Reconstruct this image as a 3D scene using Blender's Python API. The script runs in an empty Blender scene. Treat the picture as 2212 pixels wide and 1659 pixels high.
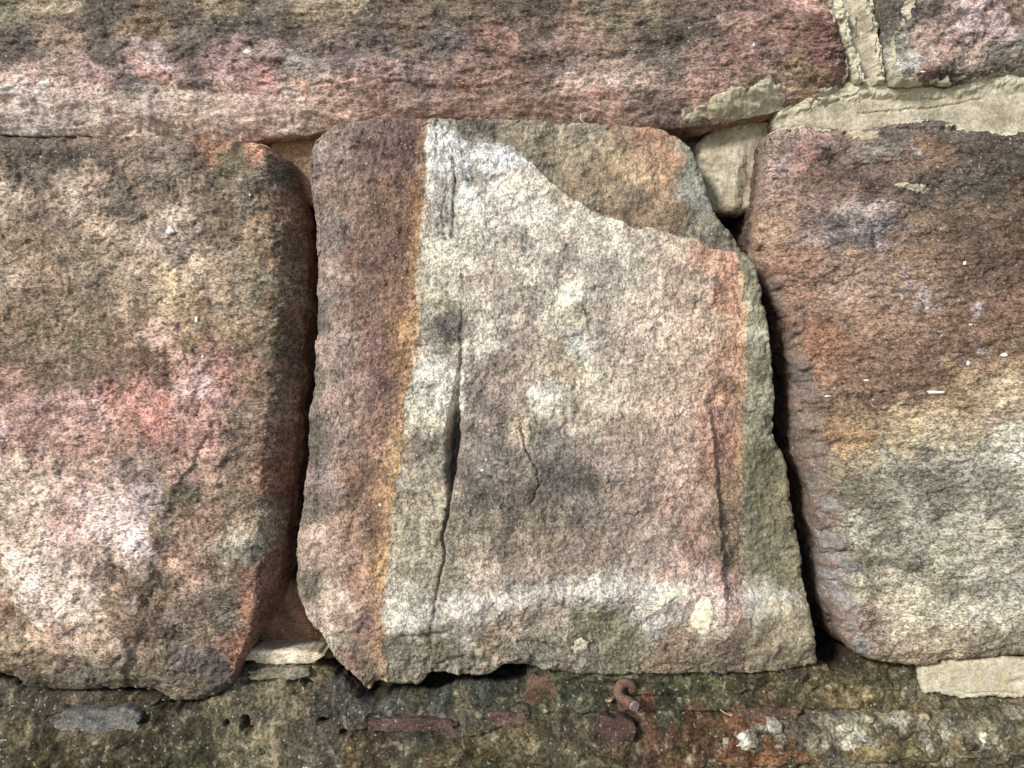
import bpy, math, random
import numpy as np
from mathutils import Vector

random.seed(7)
# ------------------------------------------------------------------ camera, sky, sun, exposure
S = 0.6 / 2212.0            # metres of wall per unit of the wall survey grid (u right, v down)
DIST = 0.455                # camera to mean wall face
BASE_Z = -0.75              # ground level below the view's centre
scene = bpy.context.scene
cam_d = bpy.data.cameras.new("camera")
cam_d.sensor_width = 36.0
cam_d.lens = 36.0 * DIST / 0.6
cam_d.clip_start = 0.01
cam_d.clip_end = 500
cam = bpy.data.objects.new("camera", cam_d)
scene.collection.objects.link(cam)
cam.location = (0, -DIST, 0)
cam.rotation_euler = (math.radians(90), 0, 0)
scene.camera = cam

SUN_EL, SUN_AZ = 27.0, -42.0      # degrees; azimuth seen from the wall, negative = to the left of the camera
el, az = math.radians(SUN_EL), math.radians(SUN_AZ)
to_sun = Vector((math.sin(az) * math.cos(el), -math.cos(az) * math.cos(el), math.sin(el)))
world = bpy.data.worlds.new("World")
scene.world = world
world.use_nodes = True
wn = world.node_tree.nodes
wl = world.node_tree.links
wn.clear()
sky = wn.new("ShaderNodeTexSky")
sky.sky_type = 'NISHITA'
sky.sun_disc = False
sky.sun_elevation = math.radians(SUN_EL)
sky.sun_rotation = math.atan2(to_sun.x, to_sun.y)
bg = wn.new("ShaderNodeBackground")
bg.inputs["Strength"].default_value = 0.055
wo = wn.new("ShaderNodeOutputWorld")
wl.new(sky.outputs[0], bg.inputs[0])
wl.new(bg.outputs[0], wo.inputs[0])
sun_d = bpy.data.lights.new("sun", 'SUN')
sun_d.energy = 1.5
sun_d.angle = math.radians(11)
sun_d.color = (1.0, 0.975, 0.95)
sun = bpy.data.objects.new("sun", sun_d)
scene.collection.objects.link(sun)
sun.location = to_sun * 5
sun.rotation_euler = (-to_sun).to_track_quat('-Z', 'Y').to_euler()
scene.view_settings.view_transform = 'Standard'
scene.view_settings.look = 'None'
scene.view_settings.gamma = 1.0
scene.view_settings.exposure = 1.58

# ------------------------------------------------------------------ noise
_rng = np.random.RandomState(11)
_perm = _rng.permutation(512).astype(np.int32)
_perm = np.concatenate([_perm, _perm, _perm])
_ga = _rng.rand(512) * 2 * np.pi
_gx, _gy = np.cos(_ga).astype(np.float32), np.sin(_ga).astype(np.float32)

def perlin(x, y, seed=0):
    x = np.asarray(x, np.float32) + 1000.37 + seed * 17.3
    y = np.asarray(y, np.float32) + 1000.71 + seed * 9.1
    xi, yi = np.floor(x).astype(np.int32), np.floor(y).astype(np.int32)
    fx, fy = x - xi, y - yi
    xi &= 511; yi &= 511
    u = fx * fx * fx * (fx * (fx * 6 - 15) + 10)
    v = fy * fy * fy * (fy * (fy * 6 - 15) + 10)
    x1, y1 = (xi + 1) & 511, (yi + 1) & 511
    def g(a, b, dx, dy):
        h = _perm[_perm[a] + b]
        return _gx[h] * dx + _gy[h] * dy
    n00 = g(xi, yi, fx, fy); n10 = g(x1, yi, fx - 1, fy)
    n01 = g(xi, y1, fx, fy - 1); n11 = g(x1, y1, fx - 1, fy - 1)
    a = n00 + u * (n10 - n00); b = n01 + u * (n11 - n01)
    return 1.5 * (a + v * (b - a))

def fbm(U, V, wave, octaves=4, gain=0.5, seed=0, ax=1.0, ay=1.0):
    out = 0; amp = 1.0; f = 1.0 / wave
    for o in range(octaves):
        out = out + amp * perlin(U * f / ax, V * f / ay, seed + o * 3)
        amp *= gain; f *= 2.03
    return out

def sstep(a, b, x):
    t = np.clip((x - a) / (b - a + 1e-9), 0, 1)
    return t * t * (3 - 2 * t)

def lin(c):
    c = np.asarray(c, float)
    return np.where(c <= 0.04045, c / 12.92, ((c + 0.055) / 1.055) ** 2.4)

# ------------------------------------------------------------------ polylines on the wall face
def dense(pts, step=2.0):
    """smooth (Catmull-Rom) curve through points, sampled by arc length"""
    p = np.array(pts, float)
    if len(p) == 2:
        n = max(2, int(np.hypot(*(p[1] - p[0])) / step))
        t = np.linspace(0, 1, n)[:, None]
        return p[0] * (1 - t) + p[1] * t
    q = np.vstack([2 * p[0] - p[1], p, 2 * p[-1] - p[-2]])
    out = []
    for i in range(1, len(q) - 2):
        n = max(2, int(np.hypot(*(q[i + 1] - q[i])) / step))
        t = np.linspace(0, 1, n, endpoint=False)[:, None]
        a, b, c, d = q[i - 1], q[i], q[i + 1], q[i + 2]
        out.append(0.5 * ((2 * b) + (c - a) * t + (2 * a - 5 * b + 4 * c - d) * t ** 2 + (3 * b - a - 3 * c + d) * t ** 3))
    out.append(p[-1:])
    return np.vstack(out)

def resample(pts, n):
    d = dense(pts)
    s = np.r_[0, np.cumsum(np.hypot(*np.diff(d, axis=0).T))]
    t = np.linspace(0, s[-1], n)
    return np.stack([np.interp(t, s, d[:, 0]), np.interp(t, s, d[:, 1])], 1)

def plen(pts):
    return np.sum(np.hypot(*np.diff(dense(pts), axis=0).T))

def dist_line(U, V, pts, width=None):
    """signed distance to a polyline; positive on the left-hand side seen on the wall when walking along it (v down).
       also returns the position along it 0..1"""
    p = np.array(pts, float)
    sh = U.shape
    u, v = U.ravel(), V.ravel()
    best = np.full(u.shape, 1e9); sgn = np.ones(u.shape); al = np.zeros(u.shape)
    L = np.r_[0, np.cumsum(np.hypot(*np.diff(p, axis=0).T))]
    for i in range(len(p) - 1):
        a, b = p[i], p[i + 1]
        e = b - a; l2 = e @ e
        t = np.clip(((u - a[0]) * e[0] + (v - a[1]) * e[1]) / l2, 0, 1)
        dx, dy = u - (a[0] + t * e[0]), v - (a[1] + t * e[1])
        d = np.hypot(dx, dy)
        m = d < best
        best = np.where(m, d, best)
        sgn = np.where(m, np.where(e[0] * dy - e[1] * dx < 0, 1.0, -1.0), sgn)
        al = np.where(m, (L[i] + t * np.sqrt(l2)) / L[-1], al)
    return (best * sgn).reshape(sh), al.reshape(sh)

def xline(V, pts):
    """u of a roughly vertical line at height v"""
    p = np.array(pts, float)
    return np.interp(V, p[:, 1], p[:, 0])

def yline(U, pts):
    p = np.array(pts, float)
    return np.interp(U, p[:, 0], p[:, 1])

def blob(U, V, u, v, ru, rv, rot=0.0):
    c, s = math.cos(math.radians(rot)), math.sin(math.radians(rot))
    du, dv = U - u, V - v
    a, b = (du * c + dv * s) / ru, (-du * s + dv * c) / rv
    return np.exp(-(a * a + b * b))

def warp(U, V, amp=1.0, seed=0):
    du = 24 * fbm(U, V, 150, 1, seed=seed + 40) + 24 * fbm(U, V, 60, 3, 0.62, seed=seed + 50) + 7 * fbm(U, V, 11, 2, 0.8, seed=seed + 60)
    dv = 24 * fbm(U, V, 150, 1, seed=seed + 70) + 24 * fbm(U, V, 60, 3, 0.62, seed=seed + 80) + 7 * fbm(U, V, 11, 2, 0.8, seed=seed + 90)
    return U + amp * du, V + amp * dv

def field(U, V, text, a=26.0, seed=0, wamp=1.0, ay=1.0):
    """face colours of a stone: scattered patches that merge, edges broken up by noise.
       text: 'u v r g b' groups"""
    k = np.array(text.split(), float).reshape(-1, 5)
    u, v = warp(U, V, wamp, seed)
    W = 0; C = 0
    lc = lin(k[:, 2:] / 255.0)
    L_ = lc @ np.array([0.2126, 0.7152, 0.0722]); Lm = np.exp(np.log(L_).mean())
    lc = lc * np.where(L_ > Lm, (L_ / Lm) ** -0.15, (L_ / Lm) ** -0.32)[:, None]
    for i in range(len(k)):
        d2 = (u - k[i, 0]) ** 2 + ((v - k[i, 1]) * ay) ** 2
        w = 1.0 / (d2 + 0.5 * a * a) ** 2.6
        W = W + w
        C = C + w[..., None] * lc[i]
    return C / W[..., None]

def mottle(C, U, V, amt=0.16, seed=0, ax=1.0, ay=1.0):
    n = fbm(U, V, 46, 4, 0.72, seed + 5, ax, ay)
    m = fbm(U, V, 30, 3, 0.6, seed + 15, ax, ay)
    pt = np.tanh(2.6 * fbm(U, V, 62, 5, 0.68, seed + 25, ax, ay))
    C = C * np.exp(amt * (n * 1.2 + 1.25 * pt))[..., None]
    C[..., 0] *= np.exp(amt * 0.22 * m)
    C[..., 2] *= np.exp(-amt * 0.22 * m)
    return C

SAT = 0.67
WB = np.array([1.0, 0.99, 0.945])
def desat(C, k=SAT):
    l = (C * np.array([0.2126, 0.7152, 0.0722])).sum(-1, keepdims=True)
    return (l + k * (C - l)) * WB

def over(C, m, srgb):
    return C * (1 - m[..., None]) + lin(np.array(srgb) / 255.0) * m[..., None]

# ------------------------------------------------------------------ materials
MATS = {}
def new_mat(name):
    m = bpy.data.materials.new(name)
    m.use_nodes = True
    nt = m.node_tree
    for n in list(nt.nodes):
        if n.type != 'OUTPUT_MATERIAL' and n.type != 'BSDF_PRINCIPLED':
            nt.nodes.remove(n)
    MATS[name] = m
    b = nt.nodes["Principled BSDF"]
    return m, nt, b

def N(nt, typ, **kw):
    n = nt.nodes.new(typ)
    for k, v in kw.items():
        setattr(n, k, v)
    return n

def grain_material(name, scale=620.0, stretch=(1, 1, 1), lo=0.6, hi=0.5, bump=0.55, dist=0.0007, sparkle=0.5, rough=0.88,
                   base=None, spec=0.25, fine=0.5):
    """sandstone / mortar: colour carried by the piece, broken into single grains and pits"""
    m, nt, b = new_mat(name)
    L = nt.links.new
    tc = N(nt, "ShaderNodeTexCoord")
    mp = N(nt, "ShaderNodeMapping")
    mp.inputs["Scale"].default_value = stretch
    L(tc.outputs["Object"], mp.inputs["Vector"])
    n1 = N(nt, "ShaderNodeTexNoise"); n1.inputs["Scale"].default_value = scale
    n1.inputs["Detail"].default_value = 2; n1.inputs["Roughness"].default_value = 0.65
    L(mp.outputs[0], n1.inputs["Vector"])
    n2 = N(nt, "ShaderNodeTexNoise"); n2.inputs["Scale"].default_value = scale * 0.36
    n2.inputs["Detail"].default_value = 2; n2.inputs["Roughness"].default_value = 0.55
    L(mp.outputs[0], n2.inputs["Vector"])
    mix = N(nt, "ShaderNodeMix"); mix.data_type = 'FLOAT'
    mix.inputs[0].default_value = 0.36
    L(n1.outputs["Fac"], mix.inputs[2]); L(n2.outputs["Fac"], mix.inputs[3])
    mr = N(nt, "ShaderNodeMapRange"); mr.interpolation_type = 'SMOOTHSTEP'
    mr.inputs["From Min"].default_value = 0.36; mr.inputs["From Max"].default_value = 0.65
    mr.inputs["To Min"].default_value = -lo; mr.inputs["To Max"].default_value = hi
    L(mix.outputs[0], mr.inputs["Value"])
    at = N(nt, "ShaderNodeAttribute"); at.attribute_name = "Col"
    mul = N(nt, "ShaderNodeMath", operation='MULTIPLY_ADD')
    L(mr.outputs[0], mul.inputs[0]); L(at.outputs["Alpha"], mul.inputs[1]); mul.inputs[2].default_value = 1.0
    sc = N(nt, "ShaderNodeVectorMath", operation='SCALE')
    if base is None:
        L(at.outputs["Color"], sc.inputs[0])
    else:
        sc.inputs[0].default_value = base
        mul.inputs[1].default_value = 1.0
        nt.links.remove(mul.inputs[1].links[0])
    L(mul.outputs[0], sc.inputs["Scale"])
    # single bright quartz grains
    n3 = N(nt, "ShaderNodeTexNoise"); n3.inputs["Scale"].default_value = scale * 0.9
    n3.inputs["Detail"].default_value = 0
    L(tc.outputs["Object"], n3.inputs["Vector"])
    sp = N(nt, "ShaderNodeMapRange"); sp.inputs["From Min"].default_value = 0.75; sp.inputs["From Max"].default_value = 0.82
    sp.inputs["To Max"].default_value = sparkle
    L(n3.outputs["Fac"], sp.inputs["Value"])
    mx = N(nt, "ShaderNodeMix"); mx.data_type = 'RGBA'
    L(sp.outputs[0], mx.inputs[0]); L(sc.outputs[0], mx.inputs[6])
    mx.inputs[7].default_value = (0.62, 0.58, 0.52, 1)
    L(mx.outputs[2], b.inputs["Base Color"])
    bp = N(nt, "ShaderNodeBump"); bp.inputs["Strength"].default_value = bump; bp.inputs["Distance"].default_value = dist
    L(mix.outputs[0], bp.inputs["Height"]); L(bp.outputs[0], b.inputs["Normal"])
    b.inputs["Roughness"].default_value = rough
    b.inputs["Specular IOR Level"].default_value = spec
    return m

grain_material("sandstone", 820, (0.75, 1, 1.25), lo=0.60, hi=0.54, bump=1.0, dist=0.0009)
grain_material("sandstone_bedded", 880, (0.72, 1, 1.25), lo=0.60, hi=0.54, bump=1.0, dist=0.0009)
grain_material("sandstone_upright", 840, (1.1, 1, 0.95), lo=0.60, hi=0.54, bump=1.0, dist=0.0009)
grain_material("mortar", 900, (1, 1, 1), lo=0.35, hi=0.28, bump=0.35, dist=0.0005, sparkle=0.12, rough=0.95, spec=0.15)
grain_material("old_mortar", 620, (1, 1, 1), lo=0.6, hi=0.6, bump=0.7, dist=0.0008, sparkle=0.35, rough=0.9, spec=0.2)

# ------------------------------------------------------------------ mesh builders
col_main = scene.collection
WALL_LOC = Vector((0, 0, BASE_Z))

def W3(u, v):
    return (u - 1106.0) * S, (829.5 - v) * S

def make_mesh(name, co, quads, cols=None, tris=None):
    me = bpy.data.meshes.new(name)
    co = np.asarray(co, np.float32)
    nq = len(quads); nt_ = 0 if tris is None else len(tris)
    me.vertices.add(len(co)); me.vertices.foreach_set("co", co.ravel())
    me.loops.add(nq * 4 + nt_ * 3)
    li = np.asarray(quads, np.int32).ravel()
    if nt_: li = np.concatenate([li, np.asarray(tris, np.int32).ravel()])
    me.loops.foreach_set("vertex_index", li)
    me.polygons.add(nq + nt_)
    st = np.arange(nq, dtype=np.int32) * 4
    if nt_: st = np.concatenate([st, nq * 4 + np.arange(nt_, dtype=np.int32) * 3])
    me.polygons.foreach_set("loop_start", st)
    me.update(calc_edges=True)
    me.validate()
    me.shade_smooth()
    if cols is not None:
        a = me.color_attributes.new("Col", 'FLOAT_COLOR', 'POINT')
        a.data.foreach_set("color", np.asarray(cols, np.float32).ravel())
    return me

def add_obj(name, me, mat, parent=None, parent_loc=WALL_LOC, centre=None):
    o = bpy.data.objects.new(name, me)
    col_main.objects.link(o)
    if mat: me.materials.append(MATS[mat])
    if parent is not None:
        o.parent = parent
        o.location = Vector((0, 0, 0) if centre is None else tuple(float(q) for q in centre)) - Vector(tuple(parent_loc))
    elif centre is not None:
        o.location = tuple(float(q) for q in centre)
    return o

def tag(o, label=None, cat=None, group=None, kind=None):
    if label: o["label"] = label
    if cat: o["category"] = cat
    if group: o["group"] = group
    if kind: o["kind"] = kind
    return o

class Block: pass

def block(name, top, right, bottom, left, relief, colour, mat, parent, y0=0.0, edges=None, depth=0.10, sp=2.3, side=None,
          rings=36, taper=0.06, rough=1.0, jit=1.0, seed=0, label=None, side_noise=3.0, yref=0.0, chips=0.0, sat=SAT):
    """a stone or a bed of mortar: front face laid over four traced edges, real relief, rounded arrises and sides running back"""
    n = int(max(plen(top), plen(bottom)) / sp) + 1
    m = int(max(plen(left), plen(right)) / sp) + 1
    T, B = resample(top, n), resample(bottom, n)
    Lf, R = resample(left, m), resample(right, m)
    s = np.linspace(0, 1, n)[:, None, None]; t = np.linspace(0, 1, m)[None, :, None]
    P = (1 - t) * T[:, None] + t * B[:, None] + (1 - s) * Lf[None] + s * R[None] \
        - ((1 - s) * (1 - t) * T[0] + s * (1 - t) * T[-1] + (1 - s) * t * B[0] + s * t * B[-1])
    U, V = P[..., 0], P[..., 1]
    # ragged arrises
    ju = jit * (3.0 * fbm(U, V, 60, 2, seed=seed + 101) + 1.6 * fbm(U, V, 14, 3, 0.6, seed=seed + 103))
    jv = jit * (3.0 * fbm(U, V, 60, 2, seed=seed + 107) + 1.6 * fbm(U, V, 14, 3, 0.6, seed=seed + 109))
    E = dict(top=(25, 20), right=(25, 20), bottom=(25, 20), left=(25, 20))
    if edges: E.update(edges)
    dd = dict(top=np.hypot(U - T[:, None, 0], V - T[:, None, 1]), bottom=np.hypot(U - B[:, None, 0], V - B[:, None, 1]),
              left=np.hypot(U - Lf[None, :, 0], V - Lf[None, :, 1]), right=np.hypot(U - R[None, :, 0], V - R[None, :, 1]))
    drop2 = 0
    wob = np.clip(1 + 0.75 * fbm(U, V, 90, 4, 0.6, seed=seed + 113), 0.25, 2.2)
    for k in E:
        r, h = E[k][:2]
        q = np.clip(1 - dd[k] / (r * wob), 0, 1)
        if len(E[k]) > 2: q = np.clip(1 - dd[k] / (r * (0.85 + 0.15 * wob)), 0, 1); drop2 = drop2 + (h * q ** E[k][2]) ** 2          # sloping chamfer
        else: drop2 = drop2 + (h * (1 - np.sqrt(np.maximum(0, 1 - q * q)))) ** 2
    dmin = np.minimum(np.minimum(dd['top'], dd['bottom']), np.minimum(dd['left'], dd['right']))
    spall = sstep(0.12, 0.42, fbm(U, V, 64, 3, 0.55, seed=seed + 117)) * np.clip(1 - dmin / 34.0, 0, 1) * chips
    drop = np.sqrt(drop2) + 11.0 * spall
    H = relief(U, V)                     # millimetres, towards the viewer
    Y = y0 - H * 0.001 + drop * S
    kq = (DIST + yref) / DIST           # survey marks were read off at depth yref
    X, Z = W3(1106 + (U + ju - 1106) * kq, 829.5 + (V + jv - 829.5) * kq)
    C, A = colour(U, V)
    C = desat(C, sat)
    front = np.stack([X, Y, Z], -1).reshape(-1, 3)
    cols = np.concatenate([np.clip(C, 0.004, 0.85), A[..., None]], -1).reshape(-1, 4)
    idx = np.arange(n * m).reshape(n, m)
    quads = np.stack([idx[:-1, :-1], idx[:-1, 1:], idx[1:, 1:], idx[1:, :-1]], -1).reshape(-1, 4)
    # sides
    loop = np.concatenate([idx[:, 0], idx[-1, 1:], idx[-2::-1, -1], idx[0, -2:0:-1]])
    ed = np.concatenate([np.zeros(n), np.ones(m - 1), np.full(n - 1, 2), np.full(m - 2, 3)]).astype(int)
    K = len(loop)
    b0 = front[loop]
    bx, bz = b0[:, 0], b0[:, 2]
    kk = 9
    def blur(a):
        c = np.ones(kk) / kk
        return np.convolve(np.r_[a[-kk:], a, a[:kk]], c, 'same')[kk:-kk]
    sx, sz = blur(bx), blur(bz)
    tx, tz = np.roll(sx, -2) - np.roll(sx, 2), np.roll(sz, -2) - np.roll(sz, 2)
    ln = np.hypot(tx, tz) + 1e-12
    ox, oz = -tz / ln, tx / ln
    arc = np.r_[0, np.cumsum(np.hypot(np.diff(bx), np.diff(bz)))] / S
    q = (np.arange(1, rings + 1) / rings) ** 1.25
    yb = y0 + depth
    YY = b0[None, :, 1] + q[:, None] * (yb - b0[None, :, 1])
    D = (YY - b0[None, :, 1]) / S       # depth in survey units
    AR = np.broadcast_to(arc[None], D.shape)
    ramp = sstep(0, 30, D)
    off = -taper * D + ramp * side_noise * (1.8 * fbm(AR, D, 70, 3, seed=seed + 121) + 0.7 * fbm(AR, D, 14, 3, 0.6, seed=seed + 123))
    XX = bx[None] + ox[None] * off * S
    ZZ = bz[None] + oz[None] * off * S
    sk = np.stack([XX, YY, ZZ], -1).reshape(-1, 3)
    base_c = cols[loop, :3]
    sc = np.zeros((K, 3))
    side = side or {}
    names = ['top', 'right', 'bottom', 'left']
    for i, nm in enumerate(names):
        sc[ed == i] = desat(lin(np.array(side.get(nm, (120, 95, 75))) / 255.0))
    kk = min(61, (K // 4) | 1)
    for c in range(3): sc[:, c] = blur(sc[:, c])
    f = sstep(2, 34, D + 10 * fbm(AR, D, 40, 2, seed=seed + 131))[..., None]
    SC = base_c[None] * (1 - f) + sc[None] * f
    SC = SC * np.exp(0.28 * fbm(AR, D, 50, 4, 0.6, seed=seed + 133))[..., None]
    skc = np.concatenate([np.clip(SC, 0.004, 0.85), np.full(SC.shape[:2] + (1,), 0.55)], -1).reshape(-1, 4)
    n0 = len(front)
    ring_idx = np.vstack([loop[None], n0 + np.arange(rings * K).reshape(rings, K)])
    nx = np.roll(ring_idx, -1, axis=1)
    sq = np.stack([ring_idx[:-1], nx[:-1], nx[1:], ring_idx[1:]], -1).reshape(-1, 4)
    cen = len(front) + len(sk)
    co = np.vstack([front, sk, [[bx.mean(), yb, bz.mean()]]])
    allc = np.vstack([cols, skc, [[0.1, 0.08, 0.06, 0.5]]])
    last = ring_idx[-1]
    tris = np.stack([last, np.roll(last, -1), np.full(K, cen)], -1)
    centre = np.array([bx.mean(), y0, bz.mean()])
    me = make_mesh(name, co - centre, np.vstack([quads, sq]), allc, tris)
    o = add_obj(name, me, mat, parent, WALL_LOC, centre)
    if label: o["label"] = label
    blk = Block()
    blk.o, blk.U, blk.V, blk.P3, blk.centre = o, U, V, front.reshape(n, m, 3), centre
    return blk

def surf(blk, u, v):
    i = np.argmin((blk.U - u) ** 2 + (blk.V - v) ** 2)
    return Vector(blk.P3.reshape(-1, 3)[i])

def skin_patch(name, blk, thick, colour, mat, label=None):
    """a crust lying on a stone: follows its surface, thick(U,V) in millimetres (negative where there is none)"""
    th = thick(blk.U, blk.V)
    n, m = th.shape
    ok = th > -0.25
    keep = ok[:-1, :-1] & ok[:-1, 1:] & ok[1:, 1:] & ok[1:, :-1]
    idx = np.arange(n * m).reshape(n, m)
    quads = np.stack([idx[:-1, :-1], idx[:-1, 1:], idx[1:, 1:], idx[1:, :-1]], -1)[keep]
    used, inv = np.unique(quads, return_inverse=True)
    co = blk.P3.reshape(-1, 3)[used].copy()
    co[:, 1] -= th.reshape(-1)[used] * 0.001
    C, A = colour(blk.U, blk.V)
    C = desat(C)
    cols = np.concatenate([C, A[..., None]], -1).reshape(-1, 4)[used]
    centre = co.mean(0)
    me = make_mesh(name, co - centre, inv.reshape(-1, 4), cols)
    o = add_obj(name, me, mat, blk.o, blk.centre, centre)
    if label: o["label"] = label
    return o

def box_mesh(name, lo, hi):
    x0, y0, z0 = lo; x1, y1, z1 = hi
    v = [(x0, y0, z0), (x1, y0, z0), (x1, y1, z0), (x0, y1, z0), (x0, y0, z1), (x1, y0, z1), (x1, y1, z1), (x0, y1, z1)]
    f = [(0, 3, 2, 1), (4, 5, 6, 7), (0, 1, 5, 4), (1, 2, 6, 5), (2, 3, 7, 6), (3, 0, 4, 7)]
    me = bpy.data.meshes.new(name); me.from_pydata(v, [], f); me.update()
    return me

# ------------------------------------------------------------------ the wall
wall = bpy.data.objects.new("stone_wall", None)
col_main.objects.link(wall)
wall.location = WALL_LOC
tag(wall, "old wall of large weathered sandstone blocks with open and mortared joints", "wall")

def ones(U, k=1.0):
    return np.full(U.shape, k)

def rn(U, V, seed, big=2.0, mid=0.9, small=0.35, ax=1.0, ay=1.0, ledge=1.0):
    h = big * fbm(U, V, 300, 2, 0.5, seed, ax, ay)
    h = h + mid * fbm(U, V, 85, 3, 0.55, seed + 11, ax, ay)
    h = h + 1.5 * mid * (0.35 - np.abs(fbm(U, V, 140, 4, 0.5, seed + 41, ax, ay))) + 1.1 * mid * fbm(U, V, 48, 3, 0.6, seed + 47, ax, ay)
    n = fbm(U, V, 20, 3, 0.62, seed + 23, ax, ay)
    pits = np.minimum(fbm(U, V, 34, 3, 0.6, seed + 31, ax, ay) + 0.25, 0)
    fine = fbm(U, V, 10, 2, 0.7, seed + 37, ax, ay)
    # split-face ledges: small scarps facing down, following the bedding
    q1 = V / 26.0 / ay + 2.2 * fbm(U, V, 130, 4, 0.6, seed + 53, ax, ay); q1 = q1 - np.floor(q1)
    q2 = V / 11.0 / ay + 2.0 * fbm(U, V, 60, 3, 0.6, seed + 57, ax, ay); q2 = q2 - np.floor(q2)
    msk = sstep(-0.35, 0.45, fbm(U, V, 150, 3, 0.6, seed + 59))
    led = (q1 * sstep(1.0, 0.86, q1) - 0.4) * (0.35 + 0.65 * msk) + 0.45 * (q2 * sstep(1.0, 0.8, q2) - 0.4) * msk
    return h + 0.85 * small * n + 1.3 * small * pits + 0.7 * small * fine + ledge * led

def groove(U, V, pts, w, depth, seed=0, wob=3.0):
    u = U + wob * fbm(U, V, 30, 3, 0.6, seed); v = V + wob * fbm(U, V, 30, 3, 0.6, seed + 7)
    d, al = dist_line(u, v, pts)
    wa = np.interp(al, np.linspace(0, 1, len(w)), w) if np.ndim(w) else w
    da = np.interp(al, np.linspace(0, 1, len(depth)), depth) if np.ndim(depth) else depth
    return -da * np.exp(-(d / wa) ** 2)

# ---- long block above
A_TXT = """0 20 125 114 88 100 10 145 128 98 250 40 78 68 56 330 60 122 98 72 400 30 88 76 60 500 60 62 56 48 550 75 62 56 50 480 8 152 132 96
600 40 92 80 64 700 8 152 132 102 700 100 104 88 74 0 110 94 82 72 100 120 88 76 70 150 95 142 116 96 0 180 178 148 130 100 170 186 150 136
200 185 176 140 130 350 135 196 166 160 350 160 168 120 110 430 170 124 98 92 300 200 132 116 110 60 235 190 184 176 200 240 186 170 158
270 120 100 84 74 420 110 92 78 68 620 110 112 92 82 560 130 142 116 108 600 165 136 108 100 640 130 150 136 130 680 150 166 146 138
480 140 160 126 120 740 20 150 130 100 800 60 82 70 58 880 60 96 78 60 1000 30 96 80 64 1100 40 102 86 68 1060 90 156 114 98
1000 110 82 72 68 850 110 92 78 72 760 140 124 102 100 1150 60 72 60 50 1250 60 134 102 86 1300 40 122 106 84 1400 30 112 96 76
1440 90 62 52 44 1100 150 124 94 78 1000 170 144 112 98 1200 150 118 96 88 1240 170 182 150 134 1350 170 176 146 130 1420 140 102 90 80
1480 30 82 66 54 1560 20 122 96 84 1580 60 172 130 114 1520 60 86 72 62 1620 80 112 82 70 1700 60 142 106 90 1740 20 172 130 114
1660 110 96 72 66 1600 110 152 110 98 1500 130 122 96 84 1760 110 116 80 70 1740 150 152 120 88 1820 150 102 72 62 1700 180 162 130 104
1500 170 152 114 100 1780 60 112 74 62 850 170 150 118 108 920 180 140 116 110 1400 190 170 140 124
380 210 206 176 150 480 205 206 166 148 560 212 202 140 128 620 205 182 152 132 680 215 216 160 130 770 205 176 134 118
800 220 168 116 94 1000 226 144 98 80 1200 230 128 90 74 1300 226 166 120 104 1400 230 100 86 74 240 222 190 150 138 150 225 188 160 150
-120 100 110 92 74 -120 200 180 150 132 -100 0 100 84 66 300 -80 92 80 62 700 -100 120 98 76 1100 -90 92 76 60 1500 -80 112 86 72"""
def A_col(U, V):
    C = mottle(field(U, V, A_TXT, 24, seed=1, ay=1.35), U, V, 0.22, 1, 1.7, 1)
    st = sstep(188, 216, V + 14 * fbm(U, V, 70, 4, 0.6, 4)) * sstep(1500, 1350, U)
    C = over(C, 0.6 * st * sstep(900, 600, U), (216, 188, 174))  # bare edge painted paler to make up for light its underside lacks
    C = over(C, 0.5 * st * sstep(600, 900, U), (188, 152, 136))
    a = 1.05 - 0.2 * sstep(190, 225, V + 8 * fbm(U, V, 60, 2, seed=3))
    return C, a
def A_rel(U, V):
    h = rn(U, V, 1, 3.0, 1.5, 0.55, 1.8, 0.8) * (1 - 0.35 * sstep(185, 215, V))
    h = h + 4.0 * sstep(-60, 120, V) - 2.0 * sstep(1500, 1800, U)
    h = h + groove(U, V, [(230, -10), (265, 40), (300, 70), (330, 92)], 7, 2.2, 2)
    h = h + groove(U, V, [(700, 130), (900, 120), (1100, 135)], 9, 1.2, 4) + groove(U, V, [(1180, 70), (1400, 105), (1500, 95)], 9, 1.4, 5)
    d, _ = dist_line(U + 5 * fbm(U, V, 30, 3, seed=6), V + 5 * fbm(U, V, 30, 3, seed=7), [(325, 260), (326, 215), (335, 202), (420, 196), (460, 205), (520, 198), (600, 205), (680, 195), (760, 210)])
    h = h - 1.2 * sstep(6, -6, d) * sstep(318, 330, U) * sstep(800, 700, U)
    return h
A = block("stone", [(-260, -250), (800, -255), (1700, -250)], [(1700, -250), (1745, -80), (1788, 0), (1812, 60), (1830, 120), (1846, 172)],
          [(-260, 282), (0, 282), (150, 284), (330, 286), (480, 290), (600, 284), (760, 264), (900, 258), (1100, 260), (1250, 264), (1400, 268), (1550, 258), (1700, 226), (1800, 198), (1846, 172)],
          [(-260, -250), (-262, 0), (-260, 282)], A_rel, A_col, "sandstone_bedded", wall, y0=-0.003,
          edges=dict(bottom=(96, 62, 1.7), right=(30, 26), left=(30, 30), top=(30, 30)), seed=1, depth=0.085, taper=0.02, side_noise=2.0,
          side=dict(bottom=(168, 122, 88), right=(120, 90, 70)), label="long dark-stained block with a bare pink lower edge")

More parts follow.
